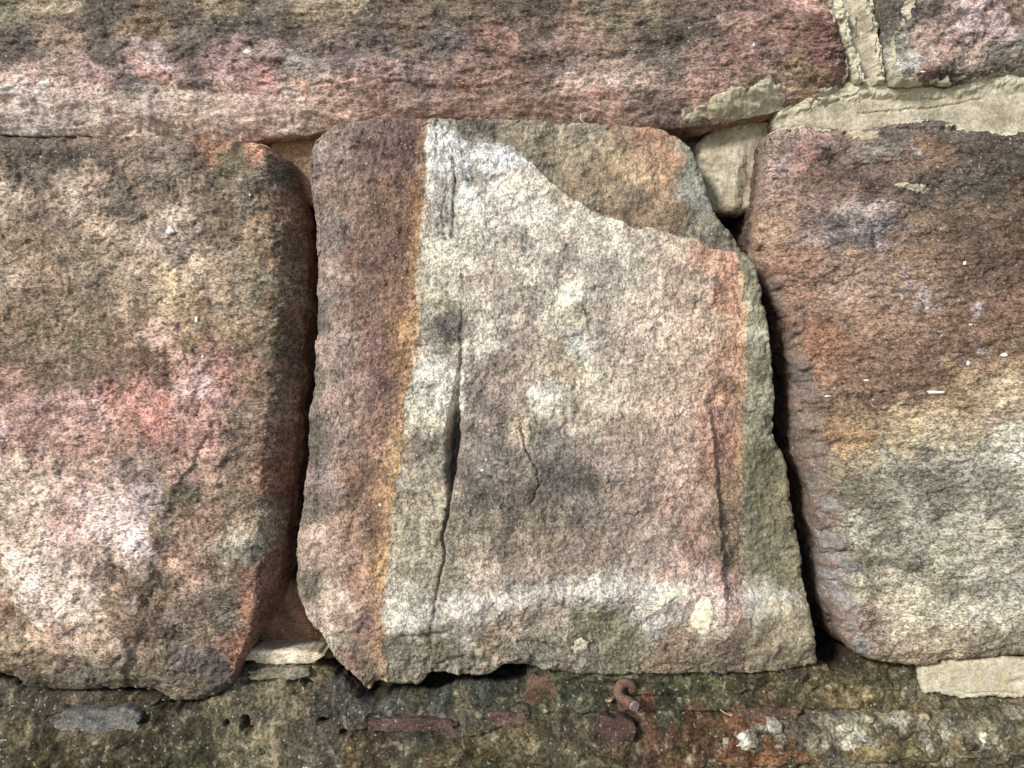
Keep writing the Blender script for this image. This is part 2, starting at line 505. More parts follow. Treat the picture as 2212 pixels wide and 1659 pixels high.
# ---- block top right
B_TXT = """1960 40 88 76 66 2000 60 172 140 130 2100 30 202 166 160 2080 60 216 190 188 2150 50 202 170 164 2190 25 102 82 66 2050 90 166 130 120
2000 130 162 136 124 2100 110 152 130 114 2150 130 104 96 84 1950 150 162 155 144 1925 100 122 120 108 2080 168 64 56 46 2000 160 142 106 90
1930 30 82 75 64 2212 100 142 130 118 2260 20 120 100 80 2300 100 130 110 90 2000 -30 80 68 58 2150 -50 110 90 72 2380 50 100 84 66"""
def B_col(U, V):
    return mottle(field(U, V, B_TXT, 20, seed=5), U, V, 0.22, 5, 1.3, 1), ones(U, 1.0)
B = block("stone", [(1850, -250), (2100, -250), (2480, -250)], [(2480, -250), (2478, 0), (2480, 140)],
          [(1928, 178), (1950, 184), (2050, 178), (2130, 164), (2212, 152), (2480, 140)], [(1850, -250), (1876, -60), (1896, 0), (1908, 60), (1918, 120), (1928, 178)],
          lambda U, V: rn(U, V, 5, 2.5, 1.6, 0.5, 1.3, 0.9) + 4 * blob(U, V, 2080, 60, 150, 110) + 3 * sstep(2170, 2120, U + 0.6 * V),
          B_col, "sandstone_bedded", wall, y0=0.0, edges=dict(bottom=(30, 26), left=(26, 26)), seed=5, depth=0.085, label="pale pink block beside the upright mortar joint")

# ---- left block
C_TXT = """0 300 88 76 62 100 310 78 66 55 200 300 112 92 75 300 292 152 116 86 400 300 98 82 66 450 300 162 112 76 560 320 172 116 80 520 345 84 74 52
590 365 74 72 52 570 365 132 106 85 300 330 118 98 82 180 345 68 60 48 60 360 88 76 62 200 380 152 126 106 350 340 138 122 106 400 390 108 94 80
0 420 192 166 140 100 420 142 118 96 150 400 182 156 136 260 420 94 82 66 330 420 142 118 96 450 420 122 104 82 560 430 108 96 76 600 450 124 92 66
50 500 122 102 78 250 490 172 146 120 370 500 182 158 140 480 490 112 94 74 560 500 142 118 90 600 550 124 98 72 0 600 168 142 120 100 590 142 116 90
200 600 128 110 86 300 640 166 140 110 350 650 186 156 116 450 620 192 162 130 550 620 132 116 90 600 650 126 102 76 0 680 122 100 76 100 700 128 106 80
200 720 122 102 76 300 700 152 122 90 400 680 162 132 96 420 750 126 100 70 500 720 136 110 80 570 740 98 84 62 620 700 104 78 52 0 770 112 92 70
100 790 104 84 66 200 800 98 80 62 280 790 122 92 75 320 795 84 62 46 360 740 196 156 135 400 790 186 140 120 480 790 166 116 100 540 800 132 98 76
50 840 162 120 105 100 880 166 126 115 200 900 206 158 148 300 860 186 128 112 350 900 184 118 102 430 830 202 160 154 450 880 166 118 106 550 900 136 110 90
0 950 192 150 140 100 950 156 112 96 200 960 162 120 104 300 950 152 110 90 450 950 192 138 122 530 960 122 96 80 580 950 132 96 76 0 1020 186 160 140
100 1000 186 150 130 200 1020 176 140 120 300 1000 112 92 80 330 980 132 106 95 420 1020 162 126 105 500 1000 126 102 80 580 1020 132 88 62
100 1080 212 180 156 250 1090 206 176 164 330 1080 172 150 148 390 1080 92 80 60 0 1120 192 166 140 50 1150 202 172 150 150 1120 192 150 140
280 1130 222 192 180 320 1150 226 196 190 370 1130 126 106 80 450 1120 146 112 90 520 1110 142 120 95 100 1220 222 196 180 200 1200 186 156 136
270 1220 84 66 46 300 1200 186 156 140 350 1250 112 94 72 420 1230 172 130 105 480 1240 102 88 70 530 1200 152 140 120 560 1250 128 86 66 0 1250 166 146 110
30 1300 152 116 90 100 1300 216 190 170 200 1310 212 186 166 270 1310 152 122 95 330 1290 102 82 60 400 1300 122 102 80 480 1300 98 86 70 150 1370 188 152 126
60 1370 152 126 95 250 1370 152 126 100 340 1360 78 62 46 420 1350 122 102 80 500 1340 94 84 68 0 1420 124 106 76 100 1430 122 102 76 200 1430 122 106 85
300 1420 126 106 85 400 1430 94 82 75 470 1440 68 62 55 200 1470 88 80 66 300 1480 102 90 68 400 1490 92 80 60 100 1480 74 64 46
540 1330 130 84 58 520 1410 128 84 58 -100 500 130 106 84 -100 800 130 100 80 -100 1100 180 150 130 -100 1400 120 100 76 -100 320 90 76 60"""
def C_col(U, V):
    C = mottle(field(U, V, C_TXT, 26, seed=9), U, V, 0.20, 9, 1.25, 1)
    pale = sstep(0.35, 0.75, fbm(U, V, 60, 4, 0.6, 77)) * blob(U, V, 180, 1180, 240, 190)
    C = over(C, 0.45 * pale, (226, 202, 190))
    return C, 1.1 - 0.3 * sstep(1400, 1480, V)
def C_rel(U, V):
    h = rn(U, V, 9, 2.0, 1.2, 0.5, 1.15, 1)
    h += 5 * blob(U, V, 250, 1000, 420, 430) + 2.5 * blob(U, V, 190, 1230, 150, 130)
    # ledge that runs across, with a hollow under its nose
    d, al = dist_line(U + 10 * fbm(U, V, 60, 3, seed=13), V + 10 * fbm(U, V, 60, 3, seed=14), [(-260, 720), (0, 742), (110, 770), (220, 792), (275, 782), (300, 745), (360, 735), (450, 770), (560, 800), (660, 830)])
    h += 2.6 * sstep(14, -26, -d) * sstep(-120, 20, -d + 60) * 0 + 2.4 * sstep(-22, 16, -d) * (1 - 0.5 * sstep(20, 260, -d))
    h += -4.2 * blob(U, V, 322, 794, 15, 24, -35) + 2.4 * blob(U, V, 375, 765, 48, 34) + 2.0 * blob(U, V, 420, 840, 70, 46, 30)
    # bulge low on the left, its edge broken
    e, _ = dist_line(U + 8 * fbm(U, V, 50, 3, seed=15), V + 8 * fbm(U, V, 50, 3, seed=16), [(0, 1180), (30, 1210), (50, 1290), (70, 1330), (105, 1380), (150, 1410), (200, 1425)])
    h += 3.0 * sstep(-14, 16, e) * sstep(330, 120, e) * sstep(1130, 1210, V)
    # shoulder running down from the middle to a dark cleft
    g, _ = dist_line(U + 8 * fbm(U, V, 50, 3, seed=17), V + 8 * fbm(U, V, 50, 3, seed=18), [(400, 1040), (370, 1090), (355, 1160), (335, 1240), (325, 1330), (300, 1390)])
    h += 2.2 * sstep(14, -14, g) * sstep(-180, -60, g) + groove(U, V, [(370, 1120), (400, 1160)], 8, 1.6, 20)
    h += groove(U, V, [(240, 1220), (280, 1225), (265, 1240)], 12, 2.6, 21)
    # flake lifted at the upper edge, shallow scoop upper left
    f, _ = dist_line(U + 5 * fbm(U, V, 40, 3, seed=19), V + 5 * fbm(U, V, 40, 3, seed=20), [(60, 372), (120, 375), (180, 350), (215, 330), (300, 305), (330, 292)])
    h += -2.0 * sstep(-8, 10, f) * sstep(-40, 60, U)
    h += -5 * sstep(1395, 1500, V) - 2.5 * sstep(545, 640, U) - 3 * sstep(330, 285, V)
    h += groove(U, V, [(330, 600), (420, 660), (520, 690)], 14, 0.9, 22) + groove(U, V, [(150, 1000), (260, 1010), (330, 1000)], 10, 1.2, 23)
    return h
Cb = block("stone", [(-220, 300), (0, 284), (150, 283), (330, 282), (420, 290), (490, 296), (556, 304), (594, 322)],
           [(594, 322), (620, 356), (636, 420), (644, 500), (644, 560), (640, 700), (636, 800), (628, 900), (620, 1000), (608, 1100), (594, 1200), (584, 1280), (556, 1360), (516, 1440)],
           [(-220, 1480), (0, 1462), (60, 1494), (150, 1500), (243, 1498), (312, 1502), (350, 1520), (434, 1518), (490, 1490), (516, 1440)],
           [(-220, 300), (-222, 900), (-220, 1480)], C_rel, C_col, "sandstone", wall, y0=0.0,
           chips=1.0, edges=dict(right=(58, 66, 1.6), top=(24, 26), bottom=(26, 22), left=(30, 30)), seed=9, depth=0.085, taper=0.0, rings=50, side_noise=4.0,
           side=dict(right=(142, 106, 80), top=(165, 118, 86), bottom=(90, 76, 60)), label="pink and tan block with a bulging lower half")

# ---- middle block, upright bedding
BORDER = [(926, 200), (925, 262), (922, 330), (920, 420), (915, 510), (899, 600), (903, 660), (908, 700), (896, 780), (882, 850), (876, 920), (866, 1000), (851, 1080), (842, 1180), (833, 1280), (826, 1400), (826, 1520)]
D_BAND = """750 290 124 102 90 850 280 98 74 69 900 290 84 62 60 720 330 128 106 96 800 340 114 90 76 880 330 94 68 62 750 450 134 106 90 850 450 104 76 58
900 450 116 80 46 780 560 118 88 72 860 560 98 70 58 900 560 126 88 48 700 500 128 112 100 720 600 152 126 112 800 650 124 94 78 860 650 114 82 62
890 690 156 116 58 730 750 166 138 122 800 750 118 86 75 850 760 134 96 60 700 800 112 98 85 760 850 152 120 105 820 850 108 79 70 870 850 168 122 72
690 950 88 79 68 740 950 152 126 110 800 950 144 106 85 860 950 168 130 82 670 1100 98 87 75 700 1050 142 120 110 780 1050 134 99 78 840 1050 158 116 66
700 1180 182 150 130 770 1150 152 115 90 820 1150 104 74 56 660 1250 112 100 80 720 1280 206 176 155 790 1250 168 126 100 830 1230 184 138 72
700 1350 192 166 145 760 1350 162 130 112 800 1340 124 92 88 825 1350 192 142 90 760 1430 128 96 80 740 1410 152 145 120 800 1460 112 96 75 690 320 130 112 98 680 650 96 88 78"""
D_MAIN = """1000 272 84 77 62 1060 290 78 71 58 950 270 152 145 120 1150 280 132 120 95 1250 280 142 129 105 1350 290 142 116 90 1420 300 168 122 90
950 330 206 204 195 1000 340 192 190 188 1050 340 206 200 195 1030 375 112 105 95 1100 340 222 220 218 1010 420 216 210 200 1100 400 196 185 165
1180 430 192 176 150 960 400 182 175 160 950 450 162 155 140 1050 450 212 202 186 1150 460 206 196 180 1250 470 216 202 180 1350 510 196 180 160
1450 535 192 171 145 1250 520 186 172 155 1100 520 176 165 150 1000 540 186 180 160 980 560 216 206 180 1050 600 168 152 135 1100 580 192 176 155
1200 600 162 148 135 1300 600 166 155 140 1220 650 216 206 180 1240 690 176 165 140 1250 740 170 168 155 1100 680 172 156 140 1050 740 202 190 170
1150 720 152 136 120 1200 780 168 151 130 1050 800 124 108 96 1100 830 152 131 115 1170 850 212 201 180 1210 780 192 166 130 1300 700 162 146 130
1400 700 196 170 150 1350 750 172 150 135 1450 750 192 166 140 1300 850 192 176 150 1400 850 186 160 135 1050 890 128 113 100 1130 930 182 160 130
1060 950 112 101 90 1180 960 102 95 85 1250 900 162 146 125 1350 930 166 140 120 1450 900 182 151 130 1050 1000 108 98 88 1130 1000 118 106 92
1200 1030 68 63 58 1250 1050 78 71 62 1300 1000 136 118 105 1400 1000 166 140 125 1480 1000 182 150 130 1030 1080 88 79 70 1100 1080 82 74 65
1150 1100 98 86 70 1050 1130 112 101 80 1250 1100 102 91 80 1350 1080 136 115 100 1450 1080 146 116 100 1500 1100 152 121 105
1000 1150 128 116 95 1100 1180 128 109 90 1200 1200 122 106 85 1300 1180 132 111 95 1400 1160 152 131 115 1500 1180 134 102 88 1050 1230 182 161 140
1150 1230 152 131 115 1250 1230 142 126 110 1350 1230 172 155 140 1450 1240 172 141 125 1000 1300 186 175 160 1100 1280 176 164 150 1200 1270 170 158 144
1300 1275 184 174 160 1400 1280 198 188 174 1000 1350 172 160 145 1100 1340 172 151 130 1200 1330 168 151 130 1300 1310 152 145 130
1400 1330 166 160 152 1500 1290 192 170 155 1050 1390 142 121 95 1150 1380 118 110 92 1250 1370 98 91 70 1300 1350 103 98 70 1350 1380 118 110 85
950 1380 98 95 75 900 1420 98 91 72 1000 1430 112 102 85 1150 1420 92 88 75 1250 1430 108 98 85 1350 1420 88 85 62 1450 1400 112 91 70
900 1350 186 178 160 880 1290 190 182 160 880 1200 152 141 115 900 1120 142 130 105 930 1090 166 151 125 940 1250 132 121 100 930 1020 152 140 118
930 950 122 111 95 920 900 202 190 160 920 850 192 185 165 950 820 216 210 195 940 740 142 132 115 960 710 98 91 82 930 660 172 158 135 930 600 182 170 145
1530 560 188 141 115 1570 580 200 142 108 1580 650 188 132 98 1560 700 178 135 105 1590 750 182 130 95 1530 700 178 150 125 1550 800 172 130 100
1580 850 168 125 90 1550 900 162 121 100 1570 950 168 118 90 1560 1000 134 97 75 1580 1050 124 97 70 1570 1130 108 86 65 1590 1200 104 87 60 1570 1260 172 130 120
1500 620 170 146 124 1480 800 186 158 134 1600 1400 98 82 65 1550 1420 88 74 58 1500 1340 186 168 144"""
D_REC = """1200 340 142 126 96 1250 330 152 136 106 1300 320 162 141 110 1350 360 176 146 106 1400 340 176 138 100 1440 340 184 136 96 1200 380 128 112 86
1280 400 148 127 96 1350 420 114 97 76 1420 400 168 132 92 1330 460 128 107 80 1400 470 134 110 82 1460 480 124 102 76 1475 320 162 151 125
1490 370 122 121 105 1510 420 152 148 135 1520 460 108 106 92 1150 280 132 120 95 1250 280 142 129 105 1350 290 142 116 90 1420 300 168 122 90 1530 500 112 104 86"""
D_STRIP = """1600 520 94 87 62 1610 600 134 127 96 1640 660 152 143 110 1630 720 178 169 140 1650 780 124 119 90 1630 850 148 139 110 1650 920 132 126 98
1640 1000 98 92 64 1650 1080 108 99 66 1680 1120 112 103 70 1620 1100 104 99 80 1650 1200 112 106 80 1700 1250 122 113 80 1650 1300 172 162 142
1620 1290 184 176 158 1720 1350 152 136 105 1650 1370 148 131 100 1700 1430 112 99 75 1740 1300 130 118 86 1760 1420 110 98 72 1550 480 100 96 78"""
STRIPE = [(1560, 440), (1580, 520), (1592, 580), (1600, 660), (1603, 760), (1606, 900), (1602, 960), (1600, 1060), (1606, 1180), (1608, 1290), (1612, 1400), (1612, 1500)]
SCOOP = [(1040, 180), (1085, 320), (1120, 342), (1150, 358), (1195, 402), (1240, 436), (1300, 468), (1350, 488), (1400, 498), (1450, 508), (1500, 522), (1535, 536), (1640, 560)]
CRACK = [(1000, 560), (1001, 640), (1000, 700), (998, 760), (992, 830), (986, 900), (983, 960), (980, 1010), (975, 1070), (966, 1120), (957, 1165), (966, 1192), (954, 1240), (944, 1290), (934, 1350), (930, 1420)]
def D_masks(U, V):
    u2 = U + 5 * fbm(U, V, 40, 3, seed=30) + 1.5 * fbm(U, V, 10, 2, seed=31)
    v2 = V + 5 * fbm(U, V, 40, 3, seed=32)
    band = xline(v2, BORDER) - u2                     # >0 in the brown band
    strip = u2 - xline(v2, STRIPE)
    rec, _ = dist_line(u2, v2, SCOOP)                 # >0 in the scooped corner
    return u2, v2, band, strip, rec
def D_col(U, V):
    u2, v2, band, strip, rec = D_masks(U, V)
    C = field(U, V, D_MAIN, 24, seed=30, wamp=0.8)
    R = field(U, V, D_REC, 22, seed=33, wamp=0.8)
    C = C * (1 - sstep(-4, 10, rec)[..., None]) + R * sstep(-4, 10, rec)[..., None]
    Sx = field(U, V, D_STRIP, 24, seed=34, wamp=0.8)
    ms = sstep(-6, 6, strip)[..., None]
    C = C * (1 - ms) + Sx * ms
    C = over(C, np.clip(0.4 + 0.5 * fbm(U, V, 60, 3, 0.6, 139), 0, 0.7) * np.exp(-((strip + 3) / 8.0) ** 2) * sstep(560, 640, V) * sstep(1180, 980, V), (190, 152, 90))
    Bd = field(U * 1.0, V, D_BAND, 22, seed=35, wamp=0.7)
    Bd = Bd * np.exp(0.16 * fbm(U, V, 34, 3, 0.6, 36, 0.6, 5.0))[..., None]
    mb = sstep(-5, 4, band)[..., None]
    C = C * (1 - mb) + Bd * mb
    am = np.exp(-((band - 6 - 10 * fbm(U, V, 90, 3, seed=137)) / (9.0 + 10 * sstep(-0.3, 0.6, fbm(U, V, 120, 2, seed=138)))) ** 2) * (0.38 + 0.6 * fbm(U, V, 70, 4, 0.65, seed=37))
    C = over(C, np.clip(am, 0, 0.38), (178, 138, 82))
    # dark bedding lines in the cream layer; crack lines carry painted groove shade
    for pts, w, k in [([(960, 300), (966, 400), (958, 470), (962, 520)], 2.2, .75), ([(978, 330), (984, 400), (982, 470), (974, 516)], 3.2, .85), ([(944, 300), (948, 380)], 2, .5),
                      ([(905, 528), (930, 516), (972, 520)], 3, .35), ([(1000, 560), (1001, 660)], 3, .4), ([(935, 1290), (928, 1400)], 4, .5), ([(1148, 930), (1150, 975), (1172, 1010), (1166, 1060), (1158, 1090)], 2.0, .5)]:
        d, _ = dist_line(U + 3 * fbm(U, V, 24, 2, seed=38), V, pts)
        C = over(C, k * np.exp(-(d / w) ** 2), (52, 50, 48))
    C = over(C, 0.85 * blob(U, V, 1548, 622, 9, 26, -18), (66, 54, 46))
    C = over(C, 0.6 * blob(U, V, 960, 705, 16, 44), (70, 68, 64))
    # bluish-white crusts
    w = sstep(0.15, 0.6, fbm(U, V, 34, 4, 0.6, 39)) * (blob(U, V, 1000, 350, 60, 60) + blob(U, V, 1090, 350, 30, 40))
    C = over(C, np.clip(0.7 * w, 0, 0.8), (222, 224, 228))
    yb = yline(U, [(820, 1330), (900, 1340), (1000, 1318), (1100, 1296), (1200, 1284), (1300, 1276), (1400, 1276), (1500, 1290), (1640, 1296), (1720, 1320)])
    wb = np.exp(-((V - yb + 16 + 14 * fbm(U, V, 70, 3, seed=141)) / 26.0) ** 2) * sstep(-0.25, 0.45, fbm(U, V, 16, 4, 0.75, 142)) * sstep(820, 880, U)
    C = over(C, 0.36 * wb, (222, 216, 204))
    gr = sstep(0.0, 0.7, fbm(U, V, 60, 4, 0.6, 44)) * sstep(1330, 1440, V) * sstep(820, 900, U)
    C = over(C, 0.5 * gr, (92, 94, 58))
    C = mottle(C, U, V, 0.16, 30)
    return C, 0.95 - 0.25 * sstep(0, 10, strip) - 0.2 * sstep(0, 10, rec)
def D_rel(U, V):
    u2, v2, band, strip, rec = D_masks(U, V)
    h = rn(U, V, 30, 1.4, 0.85, 0.45, ledge=0.45)
    h += 3.5 * blob(U, V, 1150, 800, 520, 600)
    inside = sstep(-4, 7, rec)
    h -= inside * (4.5 + 4.0 * sstep(1130, 1320, U) + 2.0 * sstep(70, 0, rec)) * sstep(1060, 1230, U + 0.5 * (V - 330))
    h -= 3.0 * blob(U, V, 1050, 285, 70, 34)
    h += -1.2 * sstep(10, -2, band) * sstep(-30, -6, band) * 0
    # right flank: the face plate breaks off, a groove, then the green strip leaning back
    e = u2 - xline(v2, [(1528, 520), (1530, 620), (1516, 720), (1520, 800), (1526, 880), (1536, 960), (1548, 1080), (1556, 1180), (1560, 1270), (1566, 1330)])
    fl = sstep(560, 800, V) * sstep(1340, 1270, V)
    h -= 4.5 * sstep(-5, 9, e) * sstep(780, 950, V) * sstep(1330, 1260, V) + 2.5 * sstep(0, 60, e) * fl
    h -= sstep(0, 90, strip) * 3.0
    # lower roll: face turns under, then a rough foot
    yb = yline(U, [(640, 1330), (800, 1350), (900, 1360), (1000, 1330), (1100, 1310), (1200, 1296), (1300, 1292), (1400, 1296), (1500, 1330), (1560, 1370), (1700, 1390), (1800, 1400)])
    b = V - yb + 8 * fbm(U, V, 60, 3, seed=41)
    h += 1.8 * np.exp(-((b + 14) / 20.0) ** 2) * sstep(960, 1050, U) * sstep(1500, 1400, U)
    h -= 5.5 * sstep(-8, 60, b) + 3.0 * sstep(60, 150, b)
    foot = sstep(20, 70, b)
    h += foot * (1.6 * np.abs(fbm(U, V, 60, 4, 0.62, 43)) - 0.6)
    # the long open crack
    h += groove(U, V, CRACK, [3, 3, 4, 4, 4, 5, 11, 12, 8, 4, 3, 3, 3, 3, 3, 3], [0.6, 0.9, 1.5, 2.5, 3.5, 6, 22, 24, 14, 7, 5, 4, 3.4, 2.4, 1.6, 1.0], 45, 2.0)
    d, _ = dist_line(u2, v2, CRACK)
    h += 1.3 * sstep(-6, 6, d) * sstep(520, 640, V) * (1 - inside) * sstep(220, 30, d)
    h += groove(U, V, [(1128, 925), (1136, 975), (1160, 1012), (1162, 1045), (1148, 1085)], 2.2, 2.2, 46)
    h += groove(U, V, [(978, 330), (984, 400), (982, 470), (974, 516)], 2.5, 0.7, 47, 1.5)
    h += groove(U, V, [(960, 1360), (900, 1375), (870, 1372)], 6, 2.0, 49) + groove(U, V, [(1120, 1390), (1180, 1392), (1200, 1405)], 5, 2.0, 50) + groove(U, V, [(1000, 1420), (950, 1440)], 5, 1.5, 51)
    h += 1.6 * np.exp(-((np.hypot(U - 1228, (V - 690)) - 30) / 8.0) ** 2) * sstep(1200, 1250, U) - 1.4 * blob(U, V, 1228, 692, 18, 14)
    h += -1.6 * blob(U, V, 1487, 828, 8, 8)
    h += -1.0 * blob(U, V, 820, 700, 60, 200) - 2.0 * sstep(735, 690, U)
    return h
D = block("stone", [(676, 322), (690, 290), (730, 270), (800, 261), (900, 256), (1100, 258), (1200, 262), (1270, 262), (1350, 262), (1420, 270), (1474, 292)],
          [(1474, 292), (1500, 322), (1526, 372), (1542, 430), (1560, 470), (1592, 505), (1622, 560), (1644, 620), (1662, 710), (1674, 800), (1678, 880), (1684, 950), (1702, 985), (1716, 1060), (1730, 1150), (1744, 1240), (1756, 1330), (1764, 1380), (1776, 1444)],
          [(716, 1416), (765, 1474), (796, 1498), (812, 1482), (869, 1487), (904, 1484), (935, 1458), (991, 1464), (1053, 1464), (1088, 1444), (1140, 1447), (1192, 1458), (1300, 1462), (1450, 1462), (1600, 1460), (1700, 1456), (1776, 1444)],
          [(676, 322), (668, 380), (674, 440), (682, 500), (682, 600), (684, 660), (680, 760), (678, 820), (668, 900), (662, 1000), (648, 1100), (640, 1180), (638, 1270), (650, 1318), (676, 1356), (700, 1392), (716, 1416)],
          D_rel, D_col, "sandstone_upright", wall, sat=0.66, y0=-0.004, sp=1.9,
          chips=0.8, edges=dict(left=(18, 20, 1.2), right=(18, 16), top=(14, 18), bottom=(12, 9)), seed=30, depth=0.085, taper=0.05, side_noise=3.0,
          side=dict(left=(120, 80, 55), right=(95, 85, 62), bottom=(70, 62, 45), top=(110, 95, 70)), label="cream block with a brown band down its left side and a long crack")

# ---- right block
E_TXT = """1680 300 132 112 96 1720 290 152 116 105 1780 290 166 130 120 1830 280 112 91 75 1950 270 92 81 75 2050 270 82 71 62 2150 290 78 63 50
1680 350 152 126 118 1740 340 168 116 110 1800 340 92 73 62 1900 320 132 121 110 1940 350 112 89 72 2000 340 132 101 75 2100 340 73 61 52 2180 350 63 55 46
1700 420 152 121 105 1800 400 118 91 75 1870 380 83 66 55 2000 400 78 66 55 2100 400 68 59 50 2200 420 88 69 52 1680 480 162 126 100 1750 480 138 111 98
1850 470 160 140 132 1800 510 92 81 80 1860 520 88 79 75 1920 510 98 79 65 1900 500 98 91 94 2000 500 112 89 65 2100 500 93 73 55 2200 520 83 63 45
1720 560 152 111 85 1780 580 142 111 90 1850 570 152 121 95 1950 570 128 99 75 2050 580 108 83 65 2150 600 88 66 52 1750 640 132 96 70 1800 640 162 131 110
1900 630 142 113 90 2000 630 132 106 85 2180 660 118 86 65 1760 720 138 91 60 1850 720 142 106 80 1950 700 138 106 82
2050 720 122 91 68 2150 720 108 81 60 1760 770 148 101 70 1800 800 132 96 70 1900 780 122 91 70 2000 790 98 73 58 2150 790 152 121 85
1800 850 112 86 65 1900 850 88 66 52 1950 830 112 83 62 2050 830 152 121 80 2150 830 192 166 125 1790 900 138 106 72 1850 890 132 106 72 1950 890 192 161 115
2050 890 178 151 110 2150 880 162 141 110 1800 950 152 116 70 1850 960 182 141 85 1950 950 188 166 120 2050 940 192 176 140 2150 930 192 181 155
1820 1000 128 111 85 1900 1000 152 142 120 2000 990 142 132 112 2100 1000 168 160 142 2200 980 188 181 165 1850 1060 122 112 90 1950 1050 132 125 108
2050 1070 112 105 90 2150 1060 132 125 108 1850 1130 172 165 140 1900 1130 122 115 95 2000 1130 168 160 140 2100 1130 152 145 125 2200 1130 142 135 115
1870 1200 112 105 85 1950 1200 128 121 100 2050 1200 162 155 130 2150 1180 178 169 145 1880 1280 152 141 115 1950 1270 188 176 145 2050 1260 122 115 95
2150 1280 152 145 125 1880 1330 132 111 88 1950 1330 192 176 145 2050 1340 202 191 160 2150 1330 198 186 160 1880 1380 142 121 100 1950 1400 152 131 105
2050 1400 168 151 115 2150 1390 142 128 100 1900 1430 112 96 70 2000 1430 132 111 85 2100 1425 108 93 72 2200 1400 112 101 78
2320 500 84 66 50 2320 700 104 80 60 2320 900 170 150 118 2320 1100 150 142 120 2320 1350 160 150 124 2320 320 74 62 52
1712 700 110 84 72 1740 820 116 96 88 1750 880 116 98 90 1760 1000 120 98 74 1780 1080 112 104 92 1800 1160 128 118 108 1815 1240 120 114 112 1830 1320 136 128 122 1835 1390 108 104 104"""
def E_col(U, V):
    C = field(U, V, E_TXT, 24, seed=60, ay=1.15)
    C = mottle(C, U, V, 0.15, 60, 1.8, 1)
    lav = sstep(-0.1, 0.5, fbm(U, V, 36, 4, 0.6, 66))
    for (u, v, a, b, r) in [(1960, 640, 60, 26, 42), (2110, 668, 24, 16, 0), (2086, 772, 16, 14, 0), (1780, 514, 30, 10, -10), (1975, 330, 18, 14, 0), (1895, 520, 10, 30, -20), (2100, 760, 20, 8, 20)]:
        C = over(C, 0.62 * lav * blob(U, V, u, v, a, b, r), (196, 190, 205))
    C = over(C, 0.7 * blob(U, V, 1702, 540, 8, 120) * sstep(-0.2, 0.5, fbm(U, V, 40, 3, seed=67)), (164, 120, 86))
    C = over(C, 0.6 * blob(U, V, 1770, 790, 18, 60, 10) * sstep(-0.3, 0.4, fbm(U, V, 30, 3, seed=68)), (170, 122, 84))
    sd = sstep(6, -10, U - xline(V, E_FRONT) + 7 * fbm(U, V, 50, 3, 0.6, 71)) * sstep(520, 640, V)
    side_c = np.broadcast_to(lin(np.array((112, 100, 94)) / 255.), C.shape).copy()
    side_c = over(side_c, np.clip(0.25 + 0.9 * fbm(U, V, 60, 3, 0.6, 72), 0, 0.8), (134, 98, 70))
    side_c = over(side_c, np.clip(0.1 + 0.9 * fbm(U, V, 44, 3, 0.6, 73), 0, 0.7) * sstep(950, 1150, V), (150, 148, 150))
    C = C * (1 - 0.7 * sd[..., None]) + 0.7 * sd[..., None] * side_c
    return C, 1.1 - 0.35 * sd
E_FRONT = [(1672, 250), (1672, 320), (1664, 420), (1668, 500), (1690, 600), (1716, 680), (1742, 760), (1762, 840), (1776, 910), (1786, 980), (1800, 1060), (1824, 1150), (1840, 1230), (1850, 1310), (1846, 1370), (1852, 1440)]
def E_rel(U, V):
    h = rn(U, V, 60, 2.2, 1.1, 0.5, 1.7, 0.85)
    h += 3.0 * blob(U, V, 2000, 700, 350, 420)
    f, _ = dist_line(U + 6 * fbm(U, V, 40, 3, seed=61), V + 6 * fbm(U, V, 40, 3, seed=62), [(1760, 300), (1800, 350), (1830, 385), (1890, 395), (1950, 410), (2020, 470), (2100, 520), (2300, 560)])
    h += -2.6 * sstep(-14, 26, f) * sstep(240, 60, f)
    h += groove(U, V, [(1960, 905), (2030, 890), (2100, 880), (2220, 845)], 12, 1.0, 63) + groove(U, V, [(1830, 862), (1930, 850), (1990, 838)], 8, 1.4, 64)
    h += groove(U, V, [(1950, 1045), (2030, 1065), (2110, 1090)], 8, 1.2, 65) + groove(U, V, [(1880, 1150), (1905, 1200), (1915, 1240)], 7, 1.0, 66)
    h += groove(U, V, [(1790, 505), (1840, 480), (1880, 490), (1890, 530)], 8, 1.2, 67)
    s = U - xline(V, E_FRONT)
    cob = 1 + 0.25 * fbm(U, V, 90, 3, seed=68)
    sw = s + 7 * fbm(U, V, 50, 3, 0.6, 71)
    h -= 22.0 * np.clip(-(sw - 4) / (72 * cob), 0, 1.2) ** 1.2
    h += (4.0 * fbm(U, V, 70, 4, 0.6, 69) + 2.0 * np.abs(fbm(U, V, 50, 2, 0.6, 74))) * sstep(16, -16, s)
    for (a, b) in [((1740, 952), (1795, 962)), ((1770, 1210), (1835, 1190)), ((1785, 1300), (1840, 1290))]:
        h += groove(U, V, [a, b], 9, 3.0, 70)
    h -= 3.5 * sstep(1395, 1440, V) + 3 * sstep(320, 275, V)
    return h
